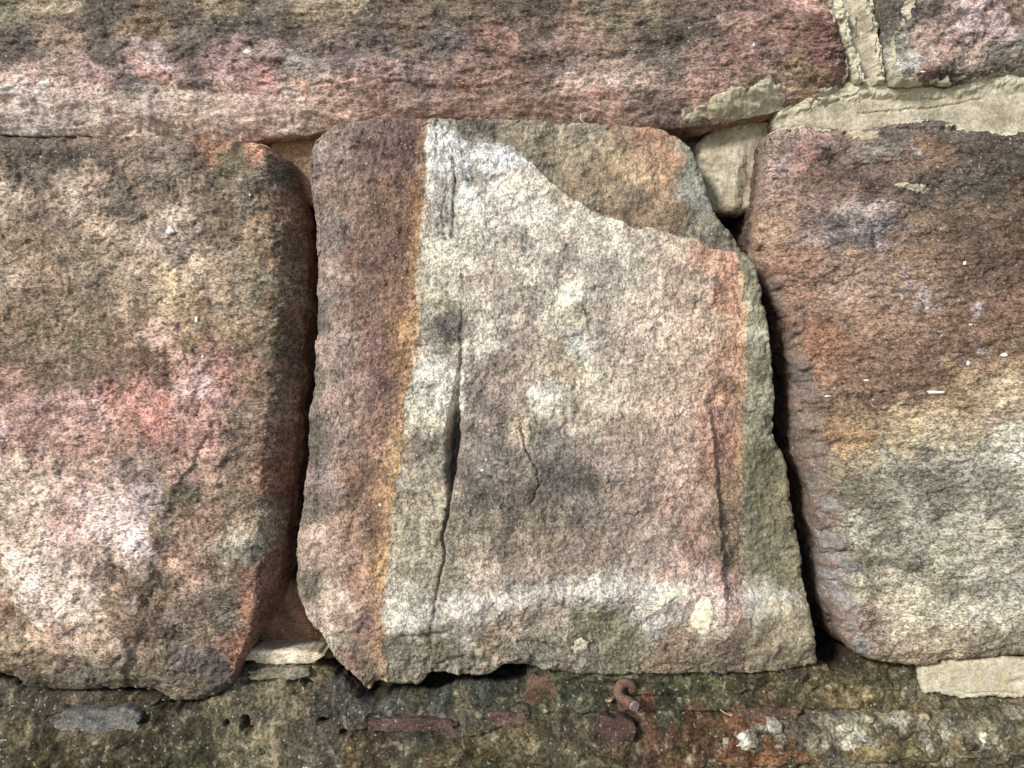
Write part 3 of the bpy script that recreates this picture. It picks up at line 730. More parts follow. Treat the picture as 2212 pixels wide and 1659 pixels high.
Eb = block("stone", [(1654, 300), (1664, 282), (1700, 268), (1760, 266), (1830, 272), (1880, 270), (1940, 258), (2010, 252), (2060, 258), (2110, 276), (2212, 280), (2420, 285)],
           [(2420, 285), (2424, 850), (2420, 1420)],
           [(1858, 1418), (1900, 1430), (1950, 1438), (2000, 1440), (2050, 1434), (2086, 1432), (2150, 1424), (2212, 1420), (2420, 1420)],
           [(1654, 300), (1654, 350), (1648, 420), (1640, 480), (1642, 550), (1668, 610), (1692, 660), (1708, 720), (1722, 800), (1732, 900), (1746, 990), (1760, 1060), (1778, 1150), (1794, 1250), (1812, 1330), (1830, 1390), (1858, 1418)],
           E_rel, E_col, "sandstone_bedded", wall, y0=-0.002,
           chips=1.0, edges=dict(left=(20, 24), top=(20, 22), bottom=(20, 16), right=(30, 30)), seed=60, depth=0.085, taper=0.0, rings=44, side_noise=4.0,
           side=dict(left=(92, 70, 56), top=(110, 90, 70), bottom=(90, 76, 56)), label="dark brown block fading to cream, rounded left edge")

# ------------------------------------------------------------------ foot of the wall: old mortar bed, projecting block below
M_TXT = """520 1450 128 120 95 600 1460 124 115 90 650 1470 104 92 66 520 1500 90 83 66 600 1530 108 99 78 560 1560 132 122 95 450 1550 70 65 46 400 1540 66 58 46
350 1560 58 50 36 430 1580 54 52 34 700 1520 66 62 55 700 1560 102 95 80 760 1500 68 66 62 850 1510 76 76 68 950 1510 66 68 60 1000 1540 88 83 68
900 1540 74 69 56 1060 1500 68 70 62 1250 1500 66 68 50 1350 1470 90 87 60 1250 1540 84 77 60 1450 1500 66 67 50 1550 1500 68 65 46
1600 1480 74 68 48 1700 1480 98 89 65 1700 1520 94 83 58 1800 1500 98 86 62 1900 1500 77 70 48 1950 1480 88 81 62 1850 1530 132 116 80 1920 1520 122 111 75
1600 1550 108 74 50 1500 1560 90 64 44 1680 1545 118 80 52 200 1530 90 80 64 100 1530 80 74 62 0 1500 84 78 68 50 1560 84 76 54 150 1590 60 52 32 300 1570 64 56 40
-100 1540 84 76 60 2050 1540 104 94 70 2150 1530 110 100 76 1380 1530 84 60 44 1100 1560 90 80 58 1000 1585 74 62 40 800 1590 76 64 44 1300 1450 96 92 72 1500 1445 86 84 60"""
def M_col(U, V):
    C = field(U, V, M_TXT, 20, seed=80, wamp=0.9)
    g = sstep(0.1, 0.7, fbm(U, V, 50, 4, 0.6, 86))
    C = over(C, 0.45 * g * sstep(600, 1100, U) * sstep(2000, 1700, U), (58, 66, 40))
    C = C * 0.68
    C = over(C, 0.35 * sstep(0.35, 0.75, fbm(U, V, 26, 4, 0.6, 87)), (140, 132, 108))
    return mottle(C, U, V, 0.3, 80), ones(U, 1.0)
def M_rel(U, V):
    h = 1.5 * fbm(U, V, 160, 2, seed=81) + 2.2 * fbm(U, V, 60, 3, 0.6, seed=82, ax=1.8) + 2.5 * np.abs(fbm(U, V, 50, 3, 0.55, seed=182, ax=1.6)) + 0.4 * fbm(U, V, 15, 3, 0.62, seed=83)
    h += -8 * sstep(1520, 1440, V) + 17 * sstep(1480, 1630, V) + 7 * sstep(1130, 1190, U) * sstep(1510, 1450, V)
    for (u, v, a, b, r, dd) in [(540, 1546, 9, 5, 60, 16), (541, 1556, 5, 8, 0, 14), (549, 1562, 7, 5, 0, 12), (706, 1546, 12, 5, -10, 14), (502, 1552, 5, 5, 0, 6), (753, 1566, 8, 5, 0, 8), (390, 1518, 42, 5, -3, 8), (660, 1480, 12, 6, 20, 8),
                                (630, 1480, 8, 6, 0, 5), (1420, 1506, 60, 5, 2, 3), (1600, 1535, 120, 5, 0, 3), (560, 1478, 30, 5, 4, 3)]:
        h -= dd * sstep(0.25, 0.7, blob(U + 3 * fbm(U, V, 14, 2, seed=84), V + 3 * fbm(U, V, 14, 2, seed=85), u, v, a * 1.35, b * 1.35, r))
    h += groove(U, V, [(0, 1530), (60, 1520), (100, 1545), (110, 1590)], 6, 2.5, 88) + groove(U, V, [(120, 1538), (250, 1530), (330, 1545)], 5, 2.0, 89)
    h += groove(U, V, [(780, 1570), (900, 1560), (1000, 1580), (1100, 1560)], 6, 2.5, 90) + groove(U, V, [(1150, 1540), (1400, 1535), (1700, 1530), (2000, 1535)], 6, 2.0, 91)
    return h
M = block("mortar_bed", [(-240, 1462), (0, 1468), (60, 1490), (240, 1494), (350, 1510), (440, 1510), (500, 1462), (530, 1442), (600, 1440), (660, 1446), (705, 1458), (730, 1474), (765, 1494), (800, 1516), (870, 1502), (930, 1499), (1000, 1484), (1050, 1480), (1100, 1482), (1138, 1476), (1150, 1450), (1250, 1446), (1400, 1446), (1600, 1444), (1780, 1442), (1800, 1452), (1845, 1448), (1862, 1426), (1950, 1436), (2100, 1434), (2440, 1430)],
          [(2440, 1430), (2440, 1520), (2440, 1600)], [(-240, 1640), (500, 1640), (1200, 1640), (2000, 1620), (2440, 1610)], [(-240, 1462), (-240, 1550), (-240, 1640)],
          M_rel, M_col, "old_mortar", wall, sat=0.9, y0=0.008, yref=0.008, edges=dict(top=(14, 22), bottom=(10, 10)), seed=80, depth=0.075, rings=26, taper=0.03,
          side=dict(top=(60, 50, 36)), label="green stained old mortar bed under the blocks", sp=2.2)

F_TXT = """0 1600 98 96 82 60 1620 146 146 134 100 1640 116 114 88 200 1605 70 63 42 300 1620 102 98 76 400 1600 70 66 40 500 1615 102 94 70 600 1605 116 106 82
650 1630 156 150 134 750 1620 88 78 54 850 1610 76 64 38 900 1640 116 110 88 1000 1630 72 60 36 1100 1620 84 74 48 1200 1610 80 66 44 1300 1605 90 64 48
1400 1615 90 80 60 1500 1605 94 86 66 1600 1595 138 132 116 1650 1615 90 80 60 1750 1605 108 98 80 1850 1580 146 138 118 1950 1590 122 111 86
2050 1580 112 104 84 2150 1570 118 108 86 2100 1620 84 76 56 2000 1635 80 70 50 1700 1640 70 60 42 1500 1645 62 52 34 2200 1640 62 56 38
0 1700 90 84 66 400 1720 84 76 54 900 1700 96 88 64 1400 1720 80 70 50 1900 1700 90 80 60 -150 1620 96 90 70 2350 1600 100 92 70 1000 1850 84 74 54 300 1850 90 82 60 1700 1850 84 76 54"""
def F_col(U, V):
    C = field(U, V, F_TXT, 22, seed=95)
    C = over(C, 0.65 * sstep(0.3, 0.75, fbm(U, V, 44, 4, 0.6, 96)) * sstep(1690, 1600, V), (158, 152, 134))
    C = over(C, 0.5 * sstep(0.1, 0.7, fbm(U, V, 80, 4, 0.6, 97)), (74, 70, 36))
    C = C * 0.85
    C = over(C, 0.6 * sstep(0.2, 0.55, fbm(U, V, 34, 4, 0.65, 196)) * (blob(U, V, 1600, 1580, 90, 30) + blob(U, V, 1850, 1590, 90, 30) + blob(U, V, 2080, 1600, 110, 34) + blob(U, V, 80, 1615, 120, 26) + blob(U, V, 660, 1625, 60, 20)).clip(0, 1), (176, 170, 154))
    return mottle(C, U, V, 0.3, 95, 1.3, 1), ones(U, 1.0)
F = block("stone", [(-240, 1585), (0, 1588), (150, 1606), (400, 1604), (620, 1592), (760, 1606), (1000, 1606), (1250, 1600), (1500, 1588), (1620, 1574), (1800, 1556), (2000, 1548), (2212, 1540), (2440, 1536)],
          [(2440, 1536), (2440, 1750), (2440, 1960)], [(-240, 1960), (1100, 1960), (2440, 1960)], [(-240, 1585), (-240, 1780), (-240, 1960)],
          lambda U, V: rn(U, V, 95, 3, 1.4, 0.3, 1.3, 0.9, 0.3) + 4 * sstep(1600, 1700, V) + 4.0 * np.abs(fbm(U, V, 80, 3, 0.55, 98, 1.5, 1)) + 2.0 * np.maximum(fbm(U, V, 24, 3, 0.55, 99), 0), F_col, "old_mortar", wall, sat=0.85, y0=-0.003, yref=-0.006,
          edges=dict(top=(46, 30), bottom=(30, 30)), seed=95, depth=0.09, rings=22, taper=0.0, side_noise=2, side=dict(top=(80, 72, 50)), label="rough lichen-spotted block projecting at the foot of the wall")

# ------------------------------------------------------------------ fresh tan mortar
TAN = (186, 175, 148)
def tan_col(dark=(150, 138, 108), seed=110, edge=None):
    def f(U, V):
        n = fbm(U, V, 50, 4, 0.6, seed)
        C = np.broadcast_to(lin(np.array(TAN) / 255.), U.shape + (3,)).copy()
        C = over(C, np.clip(0.45 + 0.8 * n, 0, 1), dark)
        if edge is not None: C = over(C, edge(U, V), (188, 180, 150))
        return C * np.exp(0.07 * fbm(U, V, 12, 3, seed=seed + 3))[..., None], ones(U, 0.8)
    return f
def bed_edge(U, V):
    top = yline(U, [(1690, 226), (1815, 190), (1950, 186), (2050, 184), (2212, 160), (2420, 150)])
    return V - top + 4 * fbm(U, V, 30, 3, seed=112)
def bed_rel(U, V):
    d = bed_edge(U, V)
    lip = sstep(36 + 12 * fbm(U, V, 120, 2, seed=1190), 12, d)
    h = 0.3 * fbm(U, V, 160, 2, seed=113, ax=3) + 0.16 * fbm(U, V, 18, 3, seed=114, ax=4)
    h += lip * (2.6 + 1.6 * fbm(U, V, 44, 4, 0.7, 115, 1.6, 1)) + 0.25 * fbm(U, V, 10, 2, 0.7, 119)
    h += groove(U, V, [(1860, 243), (1950, 235), (2050, 226), (2130, 210)], 2.2, 1.1, 116) + groove(U, V, [(1780, 200), (1900, 214), (2050, 212)], 2.0, 0.8, 117)
    h += groove(U, V, [(1745, 238), (1765, 215), (1790, 224), (1830, 206), (1880, 206)], 3.0, 1.6, 118, 5)
    h += -2.5 * sstep(1760, 1700, U)
    return h
bedj = block("mortar_joint", [(1680, 232), (1720, 214), (1815, 186), (1840, 172), (1930, 172), (1960, 182), (2050, 178), (2130, 164), (2212, 148), (2420, 140)], [(2420, 140), (2420, 210), (2420, 300)],
             [(1680, 270), (1760, 274), (1880, 284), (2000, 268), (2060, 272), (2110, 290), (2212, 296), (2420, 300)], [(1680, 232), (1678, 250), (1680, 270)],
             bed_rel, tan_col(edge=lambda U, V: 0.8 * sstep(34, 20, bed_edge(U, V))), "mortar", wall, y0=0.010, yref=0.008, edges=dict(top=(12, 10), bottom=(8, 6), left=(20, 18)), seed=110, depth=0.07, rings=10,
             side=dict(top=(170, 156, 120), left=(160, 146, 112), bottom=(150, 138, 104)), label="smooth tan mortar bed above the dark brown block", sp=2.0, jit=1.4)
VL = [(1700, -250), (1750, -80), (1792, 0), (1818, 60), (1838, 120), (1852, 172)]
VR = [(1850, -250), (1874, -60), (1894, 0), (1906, 60), (1914, 120), (1922, 172)]
def vj_rel(U, V):
    a = xline(V, VL); b = xline(V, VR)
    s = (U - a) / np.maximum(b - a, 20) + 0.06 * fbm(U, V, 40, 3, seed=121)
    rid = np.maximum(sstep(0.46, 0.26, s) * sstep(-0.15, 0.05, s), 0.9 * sstep(0.66, 0.80, s))
    lump = 2.0 * fbm(U, V, 40, 4, 0.72, 122)
    h = -9.0 + rid * (11.0 + 1.3 * lump) + 0.2 * fbm(U, V, 60, 2, seed=123, ay=4) + 0.25 * rid * fbm(U, V, 9, 2, seed=124)
    h += 3.5 * blob(U, V, 1862, 30, 14, 34) * (1 + 0.4 * fbm(U, V, 16, 3, seed=125))
    return h
def vj_edge(U, V):
    a = xline(V, VL); b = xline(V, VR)
    s = (U - a) / np.maximum(b - a, 20) + 0.06 * fbm(U, V, 40, 3, seed=121)
    return np.maximum(sstep(0.46, 0.26, s), sstep(0.66, 0.80, s))
vj = block("mortar_joint", [(1700, -250), (1775, -252), (1850, -250)], VR, [(1852, 172), (1880, 176), (1922, 172)], VL, vj_rel,
           tan_col((140, 130, 104), 120, lambda U, V: 0.75 * vj_edge(U, V)), "mortar", wall, y0=0.004, edges=dict(top=(6, 4), bottom=(8, 8), left=(8, 14), right=(8, 12)), seed=120, depth=0.07, rings=10,
           label="upright tan mortar joint with ragged squeezed edges", sp=1.9, jit=1.6)
plug = block("mortar_joint", [(1546, 268), (1570, 250), (1600, 252), (1630, 258), (1664, 262)], [(1664, 262), (1662, 330), (1648, 400), (1640, 452)], [(1536, 450), (1580, 458), (1610, 458), (1640, 452)],
             [(1546, 268), (1516, 300), (1502, 330), (1520, 390), (1536, 450)],
             lambda U, V: 0.5 * fbm(U, V, 60, 3, 0.6, 131) + 0.35 * fbm(U, V, 14, 3, 0.65, 132, 0.7, 2.5) + 2.5 * blob(U, V, 1590, 340, 80, 120) - 3.5 * sstep(1608, 1640, U + 0.15 * (V - 260)) * sstep(300, 360, V) + 1.0 * sstep(300, 270, V) * fbm(U, V, 12, 3, 0.6, 133),
             tan_col((156, 140, 108), 130), "mortar", wall, y0=0.024, yref=0.024, edges=dict(top=(14, 12), left=(40, 46), right=(16, 16), bottom=(16, 20)), seed=130, depth=0.05, rings=12, side=dict(top=(150, 136, 104), left=(140, 124, 92)), jit=1.6,
             label="plug of tan mortar in the gap right of the cream block", sp=2.0)
patch = block("mortar_joint", [(1998, 1452), (2010, 1438), (2060, 1436), (2120, 1428), (2212, 1424), (2420, 1418)], [(2420, 1418), (2420, 1460), (2420, 1512)], [(2004, 1502), (2060, 1508), (2120, 1514), (2212, 1512), (2420, 1512)],
              [(1998, 1452), (1996, 1476), (2004, 1502)], lambda U, V: 0.5 * fbm(U, V, 90, 3, seed=141, ax=2) + 0.3 * fbm(U, V, 14, 3, 0.6, seed=142, ax=2) + groove(U, V, [(2050, 1490), (2120, 1503), (2212, 1500)], 2.5, 1.0, 143) - 1.6 * blob(U, V, 2205, 1480, 16, 8) - 1.2 * blob(U, V, 2195, 1460, 4, 3),
              tan_col((178, 162, 118), 140), "mortar", wall, y0=0.0035, edges=dict(top=(10, 10), left=(9, 12), bottom=(8, 8)), seed=140, depth=0.05, rings=10, jit=1.6, label="patch of new tan mortar under the right block", sp=2.0)
rec_m = block("mortar_joint", [(560, 262), (630, 258), (720, 250)], [(720, 250), (716, 330), (705, 430)], [(600, 430), (650, 436), (705, 430)], [(560, 262), (580, 330), (600, 430)],
              lambda U, V: 0.8 * fbm(U, V, 60, 3, 0.6, 151) + 0.2 * fbm(U, V, 12, 3, seed=152) - 9 * sstep(300, 400, V), lambda U, V: (over(np.broadcast_to(lin(np.array((178, 138, 98)) / 255.), U.shape + (3,)).copy(), 0.4 + 0.3 * fbm(U, V, 40, 3, seed=153), (150, 112, 76)), ones(U, 0.6)),
              "sandstone", wall, y0=0.022, yref=0.022, edges=dict(top=(10, 10)), seed=150, depth=0.04, rings=8, label="brown sandy filling deep in the left joint")
rec_l = block("mortar_joint", [(560, 1262), (600, 1256), (660, 1270)], [(660, 1270), (690, 1340), (730, 1420)], [(520, 1440), (620, 1436), (730, 1420)], [(560, 1262), (548, 1340), (520, 1440)],
              lambda U, V: 1.2 * fbm(U, V, 50, 3, 0.6, 157) - 6 * sstep(1330, 1270, V) + 5 * sstep(1380, 1430, V), lambda U, V: (mottle(np.broadcast_to(lin(np.array((150, 106, 70)) / 255.), U.shape + (3,)).copy(), U, V, 0.2, 158), ones(U, 0.5)),
              "sandstone", wall, y0=0.034, yref=0.034, edges=dict(top=(10, 10)), seed=159, depth=0.03, rings=6, label="brown sandy filling low in the left joint")
rec_r = block("mortar_joint", [(1420, 268), (1500, 256), (1600, 244), (1710, 236)], [(1710, 236), (1712, 256), (1710, 290)], [(1440, 330), (1560, 330), (1710, 290)], [(1420, 268), (1425, 300), (1440, 330)],
              lambda U, V: 0.8 * fbm(U, V, 60, 3, 0.6, 155), tan_col((120, 108, 82), 156), "mortar", wall, y0=0.040, yref=0.04, edges=dict(top=(10, 10)), seed=154, depth=0.03, rings=6, label="recessed tan mortar above the plugged gap")

def crust(poly_blobs, tmax, seed, edge=0.42):
    def th(U, V):
        u, v = U + 9 * fbm(U, V, 40, 3, seed=seed) + 4 * fbm(U, V, 12, 2, seed=seed + 2), V + 9 * fbm(U, V, 40, 3, seed=seed + 5) + 4 * fbm(U, V, 12, 2, seed=seed + 7)
        m = 0
        for b in poly_blobs: m = np.maximum(m, blob(u, v, *b))
        return (sstep(edge - 0.12, edge + 0.2, m) - 0.3) * tmax * (1 + 0.45 * fbm(U, V, 16, 3, 0.6, seed + 9))
    return th
skin_patch("mortar_smear", A, crust([(1655, 212, 52, 42, -10), (1585, 224, 64, 30, -6), (1640, 232, 76, 28, 0), (1525, 238, 50, 14, -6), (1800, 192, 50, 12, -20), (1828, 100, 9, 70, -8), (1796, 10, 8, 50, -10)], 1.8, 160), tan_col((166, 150, 112), 161), "mortar", "tan mortar smeared over the lower edge")
skin_patch("mortar_smear", Eb, crust([(1868, 288, 30, 16, 0), (1790, 270, 60, 8, 6), (1700, 276, 40, 10, -10), (1960, 262, 50, 7, -6), (2080, 272, 40, 8, 14), (2190, 284, 60, 9, 0), (1965, 405, 40, 9, 8), (1905, 438, 22, 6, 0)], 1.2, 165), tan_col((166, 152, 116), 166), "mortar", "tan mortar crumbs on the dark stone")
skin_patch("mortar_smear", B, crust([(1955, 20, 14, 30, 10), (1940, 60, 8, 16, 0), (1960, 180, 40, 8, 0), (2060, 174, 60, 7, -6), (2160, 158, 60, 8, -10), (1926, 130, 6, 50, 0)], 1.2, 170), tan_col((160, 146, 108), 171), "mortar")
skin_patch("mortar_smear", D, crust([(1520, 1305, 26, 20, 0), (1512, 1340, 24, 26, 10), (1445, 1283, 30, 16, -30)], 1.2, 175), lambda U, V: (np.broadcast_to(lin(np.array((216, 206, 172)) / 255.), U.shape + (3,)) * np.exp(0.12 * fbm(U, V, 14, 3, seed=177))[..., None], ones(U, 0.8)), "mortar", "cream mortar crust")
skin_patch("mortar_smear", D, crust([(1254, 1395, 18, 15, 0)], 1.6, 180), lambda U, V: (np.broadcast_to(lin(np.array((186, 176, 144)) / 255.), U.shape + (3,)) * np.exp(0.2 * fbm(U, V, 14, 3, seed=181))[..., None], ones(U, 0.9)), "mortar")

# ------------------------------------------------------------------ small stones wedged in the joints
def chip(name, u, v, ru, rv, y, srgb, seed, mat="old_mortar", label=None, rise=6.0, depth=0.03, flat=1.0):
    k = 14
    a = np.linspace(0, 2 * np.pi, 4 * k, endpoint=False)
    rad = 1 + 0.22 * fbm(np.cos(a) * 1.3 + seed, np.sin(a) * 1.3, 1.0, 3, seed=seed)
    sq = 1.0 / np.maximum(np.abs(np.cos(a)), np.abs(np.sin(a))) ** 0.55
    pu, pv = u + ru * rad * sq * np.cos(a), v + rv * rad * sq * np.sin(a)
    p = np.stack([pu, pv], 1)
    i = [int(np.argmin(np.abs(a - x))) for x in (np.pi * 1.25, np.pi * 1.75, np.pi * 0.25, np.pi * 0.75)]
    def seg(s, e):
        if e < s: e += 4 * k
        return [tuple(p[j % (4 * k)]) for j in range(s, e + 1)]
    top = seg(i[0], i[1]); right = seg(i[1], i[2]); bot = seg(i[2], i[3])[::-1]; left = seg(i[3], i[0])[::-1]
    r = min(ru, rv)
    c0 = lin(np.array(srgb) / 255.)
    return block(name, top, right, bot, left, lambda U, V: 0.5 * fbm(U, V, 40, 3, 0.6, seed) + 0.25 * fbm(U, V, 10, 2, seed=seed + 2),
                 lambda U, V: (mottle(np.broadcast_to(c0, U.shape + (3,)).copy(), U, V, 0.2, seed), ones(U, 0.7)), mat, wall, y0=y, yref=y, edges={e: (r * 0.5 * flat, rise / 0.27 * 0.3) for e in ('top', 'right', 'bottom', 'left')},
                 depth=depth, rings=6, side={e: srgb for e in ('top', 'right', 'bottom', 'left')}, seed=seed, jit=0.9, label=label, sp=2.2, side_noise=1.0)
chip("stone_chip", 612, 1420, 80, 17, 0.012, (204, 186, 152), 201, "sandstone", "cream stone chip wedged in the left joint", 6)
for (u, v, ru, rv, c, sd, lb, pr) in [(210, 1560, 88, 26, (96, 92, 88), 205, "flat grey slate chip in the mortar", 0.6), (890, 1568, 100, 14, (86, 62, 54), 209, "thin red tile sliver in the mortar", 0.2),
        (1092, 1556, 48, 15, (84, 62, 52), 213, "small red tile sliver in the mortar", 0.2), (1172, 1500, 36, 40, (92, 66, 46), 217, "rusty brown stone chip in the mortar", 0.4),
        (1332, 1578, 42, 26, (72, 50, 42), 221, "dark red stone chip in the mortar", 0.2), (1660, 1548, 66, 18, (84, 64, 48), 225, "orange brown stone chip in the mortar", 0.1), (1676, 1572, 15, 14, (150, 146, 134), 229, "pale lump of lime in the mortar", 3.0),
        (600, 1455, 62, 13, (116, 110, 86), 233, "flat grey-green stone chip under the cream chip", 2.0)]:
    chip("stone_chip", u, v, ru, rv, surf(M, u, v).y - pr * 0.001, c, sd, "old_mortar", lb, 1.6)

# wall core behind the joints
core = box_mesh("wall_core", (-0.75, 0.078, BASE_Z), (0.75, 0.30, 0.62))
m_, nt_, b_ = new_mat("core_rubble")
nz = N(nt_, "ShaderNodeTexNoise"); nz.inputs["Scale"].default_value = 90
rp = N(nt_, "ShaderNodeValToRGB"); rp.color_ramp.elements[0].color = (0.05, 0.035, 0.02, 1); rp.color_ramp.elements[1].color = (0.18, 0.12, 0.07, 1)
nt_.links.new(nz.outputs["Fac"], rp.inputs[0]); nt_.links.new(rp.outputs[0], b_.inputs["Base Color"]); b_.inputs["Roughness"].default_value = 0.95
add_obj("wall_core", core, "core_rubble", wall, WALL_LOC, (0, 0, 0))

# ------------------------------------------------------------------ neighbouring blocks outside the frame
PAL = [(132, 110, 88), (150, 120, 98), (112, 94, 76), (160, 140, 112), (126, 98, 80), (142, 126, 100)]
def plain(u0, v0, u1, v1, i, y0=0.0):
    c0, c1 = PAL[i % 6], PAL[(i * 5 + 2) % 6]
    def colr(U, V):
        C = np.broadcast_to(lin(np.array(c0) / 255.), U.shape + (3,)).copy()
        C = over(C, np.clip(0.5 + 0.9 * fbm(U, V, 260, 3, seed=300 + i), 0, 1), c1)
        C = over(C, 0.7 * sstep(0.1, 0.7, fbm(U, V, 180, 4, 0.6, 330 + i)), (74, 64, 54))
        return mottle(C, U, V, 0.22, 300 + i), ones(U)
    w = lambda a, b: [(a[0] + (b[0] - a[0]) * t + 6 * math.sin(i * 3 + t * 9), a[1] + (b[1] - a[1]) * t + 6 * math.cos(i * 5 + t * 8)) if 0 < t < 1 else (a[0] + (b[0] - a[0]) * t, a[1] + (b[1] - a[1]) * t) for t in np.linspace(0, 1, 7)]
    return block("stone", w((u0, v0), (u1, v0)), w((u1, v0), (u1, v1)), w((u0, v1), (u1, v1)), w((u0, v0), (u0, v1)),
                 lambda U, V: rn(U, V, 300 + i, 3, 1.6, 0.4), colr, "sandstone", wall, y0=y0, edges={e: (40, 36) for e in ('top', 'right', 'bottom', 'left')}, depth=0.085, rings=8, sp=7.0, seed=300 + i, jit=2)
k = 0
for (u0, v0, u1, v1) in [(-1300, -250, -290, 248), (-1400, 300, -255, 1450), (2460, 300, 3600, 1400), (2510, -250, 3560, 230), (-1350, -1050, -500, -290), (-460, -1050, 700, -290), (740, -1050, 1900, -290), (1940, -1050, 3500, -290)]:
    plain(u0, v0, u1, v1, k); k += 1
for (u0, v0, u1, v1) in [(-1400, 1500, -280, 1960), (2480, 1480, 3600, 1960), (-1300, 2000, 200, 2700), (240, 2000, 1500, 2700), (1540, 2000, 3500, 2700), (-1350, 2740, 700, 3500), (740, 2740, 2100, 3500), (2140, 2740, 3550, 3500)]:
    plain(u0, v0, u1, v1, k, -0.008); k += 1

# ------------------------------------------------------------------ ground in front of the wall
g = bpy.data.meshes.new("ground")
g.from_pydata([(-200, -200, BASE_Z), (200, -200, BASE_Z), (200, 200, BASE_Z), (-200, 200, BASE_Z)], [], [(0, 1, 2, 3)])
m_, nt_, b_ = new_mat("pale_gravel")
nz = N(nt_, "ShaderNodeTexNoise"); nz.inputs["Scale"].default_value = 60; nz.inputs["Detail"].default_value = 6
tc = N(nt_, "ShaderNodeTexCoord"); nt_.links.new(tc.outputs["Object"], nz.inputs["Vector"])
rp = N(nt_, "ShaderNodeValToRGB"); rp.color_ramp.elements[0].color = (0.22, 0.20, 0.17, 1); rp.color_ramp.elements[1].color = (0.48, 0.45, 0.39, 1)
nt_.links.new(nz.outputs["Fac"], rp.inputs[0]); nt_.links.new(rp.outputs[0], b_.inputs["Base Color"]); b_.inputs["Roughness"].default_value = 0.95
go = add_obj("ground", g, "pale_gravel"); go["kind"] = "structure"

# ------------------------------------------------------------------ small things on the wall
def simple_mat(name, c0, c1, scale, rough=0.8, metal=0.0, bump=0.4, dist=0.0004):
    m, nt, b = new_mat(name)
    tc = N(nt, "ShaderNodeTexCoord")
    nz = N(nt, "ShaderNodeTexNoise"); nz.inputs["Scale"].default_value = scale; nz.inputs["Detail"].default_value = 5
    nt.links.new(tc.outputs["Object"], nz.inputs["Vector"])
    mr = N(nt, "ShaderNodeMapRange"); mr.inputs["From Min"].default_value = 0.35; mr.inputs["From Max"].default_value = 0.65
    nt.links.new(nz.outputs["Fac"], mr.inputs["Value"])
    mx = N(nt, "ShaderNodeMix"); mx.data_type = 'RGBA'
    nt.links.new(mr.outputs[0], mx.inputs[0]); mx.inputs[6].default_value = (*c0, 1); mx.inputs[7].default_value = (*c1, 1)
    nt.links.new(mx.outputs[2], b.inputs["Base Color"])
    bp = N(nt, "ShaderNodeBump"); bp.inputs["Strength"].default_value = bump; bp.inputs["Distance"].default_value = dist
    nt.links.new(nz.outputs["Fac"], bp.inputs["Height"]); nt.links.new(bp.outputs[0], b.inputs["Normal"])
    b.inputs["Roughness"].default_value = rough; b.inputs["Metallic"].default_value = metal
simple_mat("rust", (0.07, 0.036, 0.026), (0.22, 0.12, 0.085), 900, 0.75, 0.2)
simple_mat("cut_iron", (0.14, 0.09, 0.095), (0.36, 0.28, 0.29), 1100, 0.55, 0.4)
simple_mat("dry_leaf", (0.22, 0.12, 0.06), (0.42, 0.28, 0.17), 500, 0.7)
simple_mat("white_crust", (0.55, 0.54, 0.50), (0.82, 0.80, 0.76), 900, 0.85)
simple_mat("fibre", (0.55, 0.58, 0.50), (0.72, 0.74, 0.66), 500, 0.6)

def tube_mesh(name, pts, rad, seg=14, cap=True, wob=0.0):
    pts = np.array(pts, float); n = len(pts)
    rad = np.full(n, rad) if np.ndim(rad) == 0 else np.interp(np.linspace(0, 1, n), np.linspace(0, 1, len(rad)), rad)
    tg = np.gradient(pts, axis=0); tg /= np.linalg.norm(tg, axis=1)[:, None]
    nrm = np.cross(tg[0], [0.3, 0.2, 0.93]); nrm /= np.linalg.norm(nrm)
    V_, F_ = [], []
    for i in range(n):
        nrm = nrm - tg[i] * (nrm @ tg[i]); nrm /= np.linalg.norm(nrm)
        bi = np.cross(tg[i], nrm)
        for j in range(seg):
            a = 2 * math.pi * j / seg
            r = rad[i] * (1 + wob * (random.random() - 0.5))
            V_.append(pts[i] + r * (math.cos(a) * nrm + math.sin(a) * bi))
    for i in range(n - 1):
        for j in range(seg):
            F_.append((i * seg + j, i * seg + (j + 1) % seg, (i + 1) * seg + (j + 1) % seg, (i + 1) * seg + j))
    if cap:
        F_.append(tuple(range(seg))[::-1]); F_.append(tuple(range((n - 1) * seg, n * seg)))
    me = bpy.data.meshes.new(name); me.from_pydata([tuple(v) for v in V_], [], F_); me.update()
    import bmesh
    bm = bmesh.new(); bm.from_mesh(me); bmesh.ops.recalc_face_normals(bm, faces=bm.faces); bm.to_mesh(me); bm.free()
    for p in me.polygons: p.use_smooth = len(p.vertices) == 4
    return me

# rusty iron hook: a bar comes out of the wall, curls round once and ends in a cut face towards the viewer
hb = surf(M, 1352, 1488)
hx, hz = W3(1350, 1489)
kh = (DIST + hb.y - 0.004) / DIST
hx *= kh; hz *= kh
hook = bpy.data.objects.new("iron_hook", None); col_main.objects.link(hook); hook.location = (hx, hb.y, hz)
tag(hook, "rusty curled iron hook sticking out of the green mortar", "hook")
pts = []
RC = 16 * S
for q in np.linspace(0, 1, 8): pts.append((RC * 0.97, 0.018 - 0.019 * q, -0.0006))
for t in np.linspace(0.0, 1.0, 34):
    a = math.radians(-4 + 262 * t)
    pts.append((RC * math.cos(a), -0.003 - 0.006 * t, RC * math.sin(a)))
lx, ly, lz = pts[-1]
for q in np.linspace(0.15, 1, 8):
    pts.append((lx + (17 * S) * q ** 0.8, ly - 0.0075 * q ** 1.4, lz - 2 * S * q))
bar = tube_mesh("bar", pts, 10.8 * S, 18, True, 0.05)
add_obj("bar", bar, "rust", hook, (0, 0, 0), (0, 0, 0))
e0, e1 = Vector(pts[-1]), (Vector(pts[-1]) - Vector(pts[-2])).normalized()
